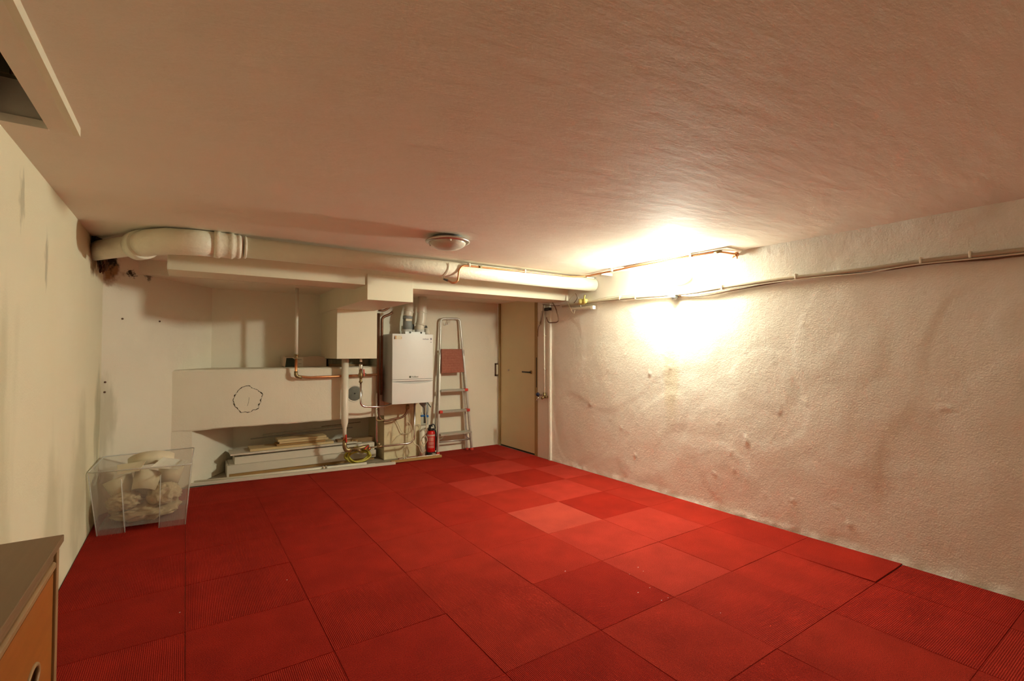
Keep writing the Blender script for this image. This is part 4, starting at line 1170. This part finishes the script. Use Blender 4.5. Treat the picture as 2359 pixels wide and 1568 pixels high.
# yellow hose coil
hc = pix(825, 1048, 1, 5.27)
hpts = []
for k in range(7 * 24):
    a = 2 * math.pi * k / 24
    s = k / (7 * 24)
    rx = 0.112 + 0.016 * math.sin(k * 0.31) + 0.022 * s
    rz = 0.056 + 0.014 * math.sin(k * 0.13 + 1) + 0.010 * s
    hpts.append((hc.x + rx * math.cos(a), 5.235 + 0.075 * s + 0.04 * math.sin(a) + 0.006 * math.sin(k * 0.7), max(0.006, hc.z - 0.005 + rz * math.sin(a) + 0.008 * math.sin(k * 0.17))))
mz = min(p[2] for p in hpts)
tag(MB().tube(hpts, 0.0085, 8).build('hose_coil', 'hose'), 'coiled yellow hose hanging on the brass floor valve', 'hose')

# ---- fire extinguisher
ex = pix(988, 1046, 2, 0.0)
EX, EY = 2.418, 5.275
fe = thing('fire_extinguisher', 'small red fire extinguisher standing between boiler and ladder', 'fire extinguisher', (EX, EY, 0.001))
MB().lathe((EX, EY, 0.001), [(0.0, 0.0), (0.052, 0.0), (0.054, 0.012), (0.052, 0.034), (0.0, 0.036)], 'z', 28).build('base_ring', 'black', fe)
MB().lathe((EX, EY, 0.0), [(0.0, 0.034), (0.047, 0.034), (0.049, 0.040), (0.049, 0.250), (0.045, 0.268), (0.032, 0.284), (0.018, 0.290), (0.0, 0.290)], 'z', 32).build('cylinder', 'redgloss', fe)


def arc_label(name, z0, z1, a0, a1, material, r=0.0495):
    mb = MB()
    v, f = [], []
    for i in range(13):
        a = math.radians(a0 + (a1 - a0) * i / 12)
        for z in (z0, z1):
            v.append((EX + r * math.cos(a), EY + r * math.sin(a), z))
    for i in range(12):
        f.append((i * 2, i * 2 + 2, i * 2 + 3, i * 2 + 1))
    mb.add(v, f, True)
    return mb.build(name, material, fe)


arc_label('label_band', 0.222, 0.242, -175, -45, 'band')
arc_label('label_print', 0.165, 0.212, -150, -75, 'label')
arc_label('label_print', 0.122, 0.158, -150, -70, 'label')
arc_label('label_print', 0.085, 0.115, -155, -70, 'label')
MB().lathe((EX - 0.004, EY, 0.0), [(0.0, 0.286), (0.036, 0.286), (0.034, 0.305), (0.026, 0.325), (0.022, 0.350), (0.0, 0.352)], 'z', 20).build('valve_head', 'black', fe)
MB().tube([(EX - 0.012, EY - 0.004, 0.345), (EX + 0.020, EY - 0.008, 0.358), (EX + 0.036, EY - 0.010, 0.350), (EX + 0.048, EY - 0.012, 0.306), (EX + 0.032, EY - 0.010, 0.300)], 0.0065, 8, fillet=0.012).build('squeeze_grip', 'black', fe)
MB().lathe((EX - 0.004, EY - 0.034, 0.322), [(0.0, -0.004), (0.011, -0.002), (0.012, 0.006), (0.0, 0.008)], 'y', 14).build('pressure_gauge', 'whitepaint', fe)
MB().tube([(EX + 0.028, EY - 0.005, 0.296), (EX + 0.052, EY - 0.01, 0.286), (EX + 0.060, EY - 0.012, 0.250), (EX + 0.058, EY - 0.012, 0.12), (EX + 0.054, EY - 0.012, 0.045)], 0.0075, 8, fillet=0.02).build('hose', 'black', fe)

# ================================================================== STEP LADDER
ld = thing('step_ladder', 'folded aluminium step ladder with red platform leaning on the back wall', 'ladder', (2.74, 5.25, 0))
YB0, YT0 = 5.235, 5.325
ly = lambda z: YB0 + (YT0 - YB0) * z / 1.6


def lpt(x, y, dy=0.0):
    p = pix(x, y, 1, 5.28)
    for _ in range(3):
        p = pix(x, y, 1, ly(p.z) + dy)
    return p


LF, RF = lpt(1008, 1042), lpt(1086.5, 1034)
LF.z = RF.z = 0.012
LT, RT = lpt(1014.5, 760), lpt(1061.5, 760)
LC, RC = lpt(1014.5, 734), lpt(1059, 734)
MB().tube([LF, LT, LC, RC, RT, RF], 0.0125, 12, fillet=0.045).build('front_frame', 'alu', ld)
for A, B in ((LF, LT), (RF, RT)):
    a = A.lerp(B, 0.01)
    b2 = A.lerp(B, 0.80)
    MB().bar(a + Vector((0, -0.004, 0)), b2 + Vector((0, -0.004, 0)), 0.022, 0.030, up=(0, 1, 0)).build('stile', 'alu', ld, bevel=0.002)
    MB().box(A.x - 0.017, A.x + 0.017, A.y - 0.022, A.y + 0.016, 0.001, 0.030).build('foot', 'redplastic', ld, bevel=0.004)
# rear support frame folded flat behind
RL0, RL1 = LF + Vector((-0.024, 0.045, 0.0)), lpt(1011, 812, 0.026)
RR0, RR1 = RF + Vector((-0.040, 0.045, 0.0)), lpt(1064, 812, 0.026)
for A, B in ((RL0, RL1), (RR0, RR1)):
    MB().bar(A, B, 0.020, 0.022, up=(0, 1, 0)).build('rear_leg', 'alu', ld, bevel=0.002)
    MB().box(A.x - 0.014, A.x + 0.014, A.y - 0.014, A.y + 0.014, 0.001, 0.026).build('foot', 'redplastic', ld, bevel=0.003)
a, b2 = lpt(1012, 1018, 0.03), lpt(1081, 1011, 0.03)
MB().tube([a, b2], 0.008, 10).build('rear_crossbar', 'alu', ld)
a, b2 = lpt(1011, 1015, 0.0), lpt(1027, 1003, 0.0)
MB().tube([a, b2], 0.0055, 8).build('brace', 'alu', ld)
a, b2 = lpt(1067, 998, 0.0), lpt(1082, 1011, 0.0)
MB().tube([a, b2], 0.0055, 8).build('brace', 'alu', ld)


def at_z(A, B, z):
    t = (z - A.z) / (B.z - A.z)
    return A.lerp(B, t)


for zst, mats, rcap, lcap in ((0.752, 'stepgrey', 1, 0), (0.503, 'stepgrey', 1, 1), (0.236, 'stepgrey', 0, 0)):
    a, b2 = at_z(LF, LT, zst), at_z(RF, RT, zst)
    dep = 0.060 if zst > 0.3 else 0.085
    y0, y1 = a.y - dep * 0.75, a.y + dep * 0.25
    MB().hexa([(a.x + 0.008, y0, zst - 0.018), (b2.x - 0.008, y0, zst - 0.018), (b2.x - 0.008, y1, zst - 0.018), (a.x + 0.008, y1, zst - 0.018)],
              [(a.x + 0.008, y0, zst + 0.004), (b2.x - 0.008, y0, zst + 0.004), (b2.x - 0.008, y1, zst + 0.010), (a.x + 0.008, y1, zst + 0.010)]).build('step', mats, ld, bevel=0.002)
    stp = COL.objects[-1]
    for s in range(5):
        yy = y0 + 0.008 + s * (y1 - y0 - 0.016) / 4
        zr = zst + 0.004 + 0.006 * (yy - y0) / (y1 - y0)
        MB().box(a.x + 0.010, b2.x - 0.010, yy - 0.002, yy + 0.002, zr - 0.001, zr + 0.002).build('step_rib', mats, stp)
    if rcap:
        MB().box(b2.x - 0.042, b2.x + 0.004, y0 - 0.004, y1 + 0.004, zst - 0.021, zst + 0.013).build('red_end_cap', 'redplastic', stp, bevel=0.006)
    if lcap:
        MB().box(a.x - 0.004, a.x + 0.036, y0 - 0.004, y1 + 0.004, zst - 0.021, zst + 0.013).build('red_end_cap', 'redplastic', stp, bevel=0.006)
pa, pb, pc_, pd = lpt(1017, 804, -0.035), lpt(1064, 804, -0.035), lpt(1069, 857, -0.055), lpt(1018, 859, -0.055)
off = Vector((0, 0.016, 0.003))
MB().hexa([pd, pc_, pc_ + off, pd + off], [pa, pb, pb + off, pa + off]).build('platform', 'terra', ld, bevel=0.003)
plt = COL.objects[-1]
for k in range(9):
    t = (k + 0.6) / 9.2
    a, b2 = pd.lerp(pa, t), pc_.lerp(pb, t)
    MB().bar(a + Vector((0.008, -0.001, 0)), b2 + Vector((-0.008, -0.001, 0)), 0.004, 0.006).build('platform_rib', 'terra', plt)
for A, sgn in ((lpt(1012, 806, 0.0), 1), (lpt(1068, 806, 0.0), -1)):
    MB().bar(A, A + Vector((0.006 * sgn, -0.02, -0.07)), 0.008, 0.018, up=(0, 1, 0)).build('hinge_arm', 'nickel', ld)
hk = thing('wire_hook', 'bent wire hook on the wall at the top of the ladder', 'hook', (2.66, YL, 1.55))
k0 = [pix(x, y, 1, YL - 0.03) for x, y in ((1038, 733), (1036, 741), (1032, 747), (1027, 746.5))]
k0[0].y = YL
MB().tube(smooth(k0), 0.0028, 6).build('hook', 'nickel', hk)
k0 = [pix(x, y, 1, YL - 0.025) for x, y in ((1032, 736), (1030, 744), (1026, 749), (1023, 744))]
k0[0].y = YL
MB().tube(smooth(k0), 0.0028, 6).build('hook', 'nickel', hk)

# ================================================================== STORAGE BOX WITH CLOTHS
bot = [Vector(p) for p in ((-0.470, 4.176, 0.0), (0.012, 4.120, 0.0), (0.030, 4.655, 0.0), (-0.455, 4.640, 0.0))]
top = [Vector(p) for p in ((-0.514, 4.115, 0.432), (0.040, 4.045, 0.432), (0.066, 4.730, 0.432), (-0.497, 4.690, 0.432))]
ctr = sum(bot, Vector()) / 4
sbx = thing('storage_box', 'large see-through plastic storage box full of cloths in the left corner', 'storage box', ctr)


def q_at(u, v, h):
    b2 = bot[0].lerp(bot[1], u).lerp(bot[3].lerp(bot[2], u), v)
    t2 = top[0].lerp(top[1], u).lerp(top[3].lerp(top[2], u), v)
    return b2.lerp(t2, h)


hb0 = 0.085   # underside of the tray between the feet
# front wall with two stepped feet and a shallow recessed middle panel
fw = MB()
rows_h = [0.0, hb0, 0.86, 1.0]
cols = [0.0, 0.29, 0.31, 0.68, 0.70, 1.0]


def fpt(u, h, rec=0.0):
    return q_at(u, 0.0 + rec, h)


v, f = [], []
rec = 0.035
grid = {}
for iu, u in enumerate(cols):
    for ih, h in enumerate(rows_h):
        r_ = rec if (iu in (2, 3) and ih in (0, 1)) else (rec * 0.4 if (iu in (2, 3) and ih == 2) else 0.0)
        grid[(iu, ih)] = len(v)
        v.append(fpt(u, h, r_))
for iu in range(5):
    for ih in range(3):
        if ih == 0 and iu in (1, 2, 3):
            continue
        f.append((grid[(iu, ih)], grid[(iu + 1, ih)], grid[(iu + 1, ih + 1)], grid[(iu, ih + 1)]))
fw.add(v, f)
fw.build('front_wall', 'clear', sbx)
for iu in (1.0, 0.0):
    MB().add([q_at(iu, 0, 0.0), q_at(iu, 1, 0.0), q_at(iu, 1, 1.0), q_at(iu, 0, 1.0)], [(0, 1, 2, 3)]).build('side_wall', 'clear', sbx)
MB().add([q_at(0, 1, 0.0), q_at(1, 1, 0.0), q_at(1, 1, 1.0), q_at(0, 1, 1.0)], [(0, 1, 2, 3)]).build('back_wall', 'clear', sbx)
MB().add([q_at(0.01, 0.02, hb0), q_at(0.99, 0.02, hb0), q_at(0.99, 0.98, hb0), q_at(0.01, 0.98, hb0)], [(0, 1, 2, 3)]).build('bottom', 'clear', sbx)
rim = [q_at(0, 0, 1.0), q_at(1, 0, 1.0), q_at(1, 1, 1.0), q_at(0, 1, 1.0)]
rimp = []
for i in range(4):
    for t in (0.03, 0.5, 0.97):
        rimp.append(rim[i].lerp(rim[(i + 1) % 4], t))
MB().tube(rimp, 0.0042, 6, closed=True).build('rim', 'clearedge', sbx)
for u in (0.30, 0.69):
    MB().tube([q_at(u, -0.003, 0.02), q_at(u, -0.003, 0.86)], 0.0028, 6).build('rib', 'clearedge', sbx)
for u in (0.0, 0.302, 0.688, 1.0):
    MB().tube([q_at(u, 0, 0.0), q_at(u, 0, 0.98 if u in (0.0, 1.0) else 0.09)], 0.003, 6).build('edge', 'clearedge', sbx)


def crumple(c, sx_, sy_, sz_, seed, sub=5, amp=0.32, freq=1.6):
    bm = bmesh.new()
    bmesh.ops.create_icosphere(bm, subdivisions=sub, radius=1.0)
    off_ = Vector((seed * 3.7, seed * 1.3, seed * 5.1))
    for vtx in bm.verts:
        p = vtx.co.copy()
        w1_ = noise.noise_vector(p * 1.3 + off_) * 0.5
        r1 = 1 - abs(noise.noise((p + w1_) * freq + off_)) * 2
        r2 = 1 - abs(noise.noise((p + w1_) * freq * 2.3 + off_ * 2)) * 2
        k = 1 + amp * (0.7 * r1 + 0.3 * r2) - amp * 0.4
        q = Vector((p.x * sx_, p.y * sy_, p.z * sz_)) * k
        q.z = max(q.z, -sz_ * 0.75)
        vtx.co = Vector(c) + q
    mb = MB()
    mb.v = [tuple(x.co) for x in bm.verts]
    bm.verts.index_update()
    mb.f = [[x.index for x in fc.verts] for fc in bm.faces]
    mb.s = [True] * len(mb.f)
    bm.free()
    return mb


zb = hb0 * 0.432
tag(crumple((-0.222, 4.378, zb + 0.047), 0.188, 0.175, 0.065, 1.0).build('folded_cloth', 'cloth2'), 'flat crumpled sand coloured cloth at the bottom of the storage box', 'cloth')
tag(crumple((-0.115, 4.30, zb + 0.155), 0.095, 0.098, 0.072, 2.3).build('folded_cloth', 'cloth'), 'pinkish beige bundled cloth in the right half of the storage box', 'cloth')
tag(crumple((-0.340, 4.30, zb + 0.142), 0.092, 0.098, 0.062, 4.1).build('folded_cloth', 'cloth2'), 'rolled beige cloth in the left front of the storage box', 'cloth')
tag(crumple((-0.21, 4.51, zb + 0.140), 0.165, 0.075, 0.065, 6.2).build('folded_cloth', 'cloth'), 'beige cloth heap at the back of the storage box', 'cloth')


def shade(c, r0, r1, h, tilt, a0, a1, label, material='shade', name='card_roll', turn=0.0):
    mb = MB()
    v, f = [], []
    n_ = 28
    for i in range(n_ + 1):
        a = math.radians(a0 + (a1 - a0) * i / n_)
        for (r, z) in ((r0, 0), (r1, h), (r1 - 0.003, h), (r0 - 0.003, 0)):
            v.append(Vector((r * math.cos(a), r * math.sin(a), z)))
    for i in range(n_):
        for k in range(4):
            f.append((i * 4 + k, (i + 1) * 4 + k, (i + 1) * 4 + (k + 1) % 4, i * 4 + (k + 1) % 4))
    R_ = Matrix.Rotation(math.radians(turn), 3, 'Z') @ Matrix.Rotation(math.radians(tilt[0]), 3, 'X') @ Matrix.Rotation(math.radians(tilt[1]), 3, 'Y')
    v = [R_ @ p + Vector(c) for p in v]
    mb.add(v, f, True)
    return tag(mb.build(name, material), label, 'card roll' if name == 'card_roll' else 'card')


shade((-0.235, 4.27, 0.235), 0.070, 0.080, 0.13, (-30, 10), 0, 360, 'rolled cream card tilted to the front in the middle of the storage box')
shade((-0.345, 4.36, 0.215), 0.070, 0.085, 0.12, (-12, -22), 0, 360, 'rolled cream card on the left of the storage box')
shade((-0.105, 4.45, 0.235), 0.070, 0.078, 0.13, (-8, 14), 0, 360, 'rolled cream card on the right of the storage box')
shade((-0.20, 4.58, 0.30), 0.15, 0.16, 0.10, (-35, 0), 200, 330, 'curled cream card strip sticking out of the storage box at the back', name='card_strip')
wc = MB()
wc.hexa([(-0.20, 4.26, 0.395), (-0.04, 4.20, 0.372), (0.02, 4.40, 0.392), (-0.13, 4.45, 0.425)], [(-0.20, 4.26, 0.3975), (-0.04, 4.20, 0.3745), (0.02, 4.40, 0.3945), (-0.13, 4.45, 0.4275)])
tag(wc.build('white_card', 'whitecard'), 'bent white card lying uppermost on the right in the storage box', 'card')
wc = MB()
wc.hexa([(-0.38, 4.27, 0.370), (-0.26, 4.24, 0.385), (-0.23, 4.44, 0.415), (-0.40, 4.47, 0.398)], [(-0.38, 4.27, 0.3725), (-0.26, 4.24, 0.3875), (-0.23, 4.44, 0.4175), (-0.40, 4.47, 0.4005)])
tag(wc.build('cream_card', 'shade'), 'loose cream card lying uppermost on the left in the storage box', 'card')

# ================================================================== CABINET AT THE LEFT EDGE
ct0 = pix(148, 1230, 2, 0.80)
CXF, CYB = ct0.x, ct0.y
cb_ = thing('chest_of_drawers', 'orange brown wooden chest with overhanging brown top at the left edge', 'chest of drawers', (-0.38, 1.0, 0))
cy0 = 0.42
MB().box(XL + 0.004, CXF - 0.032, cy0 + 0.01, CYB - 0.006, 0.06, 0.772).build('body', 'cabwood', cb_)
tp_ = MB()
prof = [(CXF, 0.800), (CXF, 0.785), (CXF - 0.010, 0.772), (XL + 0.003, 0.772), (XL + 0.003, 0.800)]
tp_.prism([(x, cy0, z) for x, z in prof], (0, CYB - cy0, 0))
tp_.build('top', 'cabtop', cb_, bevel=0.0015)
MB().box(CXF - 0.030, CXF - 0.007, CYB - 0.026, CYB - 0.003, 0.001, 0.772).build('corner_post', 'cabedge', cb_, bevel=0.002)
MB().box(CXF - 0.031, CXF - 0.012, cy0 + 0.012, CYB - 0.030, 0.755, 0.772).build('dark_rail', 'cabtop', cb_)  # upper half of the rail, coloured like the cabinet top
rl = [(CXF - 0.031, 0.755), (CXF - 0.010, 0.755), (CXF - 0.006, 0.751), (CXF - 0.006, 0.742), (CXF - 0.010, 0.734), (CXF - 0.018, 0.731), (CXF - 0.031, 0.731)]
MB().prism([(x, cy0 + 0.012, z) for x, z in rl], (0, CYB - cy0 - 0.050, 0)).build('grip_rail', 'cabedge', cb_, bevel=0.0015)
dz = [(0.42, 0.728), (0.09, 0.41)]
for (z0, z1) in dz:
    dy0, dy1 = cy0 + 0.02, CYB - 0.029
    hy, hz_ = pix(73, 1572, 0, CXF - 0.012).y, pix(73, 1572, 0, CXF - 0.012).z
    if z0 < 0.3:
        hz_ -= 0.33
    # drawer front with an oval grip hole
    N2 = 32
    hole = [(hy + 0.048 * math.cos(2 * math.pi * k / N2), hz_ + 0.024 * math.sin(2 * math.pi * k / N2)) for k in range(N2)]
    outer = []
    for k in range(N2):
        a = 2 * math.pi * k / N2
        ca, sa = math.cos(a), math.sin(a)
        tx = ((dy1 - hy) / ca) if ca > 1e-6 else (((dy0 - hy) / ca) if ca < -1e-6 else 1e9)
        tz = ((z1 - hz_) / sa) if sa > 1e-6 else (((z0 - hz_) / sa) if sa < -1e-6 else 1e9)
        t = min(tx, tz)
        outer.append((hy + t * ca, hz_ + t * sa))
    corners = [(dy1, z1), (dy0, z1), (dy0, z0), (dy1, z0)]
    for cpt in corners:      # snap the nearest outer point to each corner
        k = min(range(N2), key=lambda i: abs(((math.atan2(cpt[1] - hz_, cpt[0] - hy)) - 2 * math.pi * i / N2 + math.pi) % (2 * math.pi) - math.pi))
        outer[k] = cpt
    v, f = [], []
    xf, xb_ = CXF - 0.012, CXF - 0.030
    for x in (xf, xb_):
        v += [(x, y, z) for y, z in outer]
        v += [(x, y, z) for y, z in hole]
    for k in range(N2):
        k2 = (k + 1) % N2
        f += [(k, k2, N2 + k2, N2 + k), (2 * N2 + k, 3 * N2 + k, 3 * N2 + k2, 2 * N2 + k2), (N2 + k, N2 + k2, 3 * N2 + k2, 3 * N2 + k), (k, 2 * N2 + k, 2 * N2 + k2, k2)]
    dr_ = MB().add(v, f).build('drawer', 'cabwood', cb_)
    rr_ = [(CXF - 0.0125, y, z) for y, z in hole]
    gr = MB().tube(rr_, 0.0045, 8, closed=True).build('grip_ring', 'cabedge')
    put(gr, dr_)
    MB().box(CXF - 0.0318, CXF - 0.0305, hy - 0.05, hy + 0.05, hz_ - 0.03, hz_ + 0.03).build('grip_back', 'black', cb_)
MB().box(XL + 0.02, CXF - 0.05, cy0 + 0.03, CYB - 0.05, 0.001, 0.06).build('plinth', 'cabedge', cb_)

# white flecks dropped on the carpet
for (x, y) in ((1470, 1306), (1450, 1322), (1482, 1315), (1497, 1353), (1470, 1364), (1524, 1382), (1539, 1376), (1660, 1411), (661, 1335), (414, 1410), (1302, 1505 - 190)):
    p = pix(x, y, 2, 0.0022)
    s = random.uniform(0.0013, 0.0026)
    fk = MB().lathe((p.x, p.y, 0.0014), [(0.0, 0.002), (s * 0.7, 0.0014), (s, 0.0)], 'z', 7, 1.6, 0.8)
    tag(fk.build('paint_fleck', 'drop'), 'tiny white fleck on the red carpet', 'fleck', 'white flecks on the carpet')
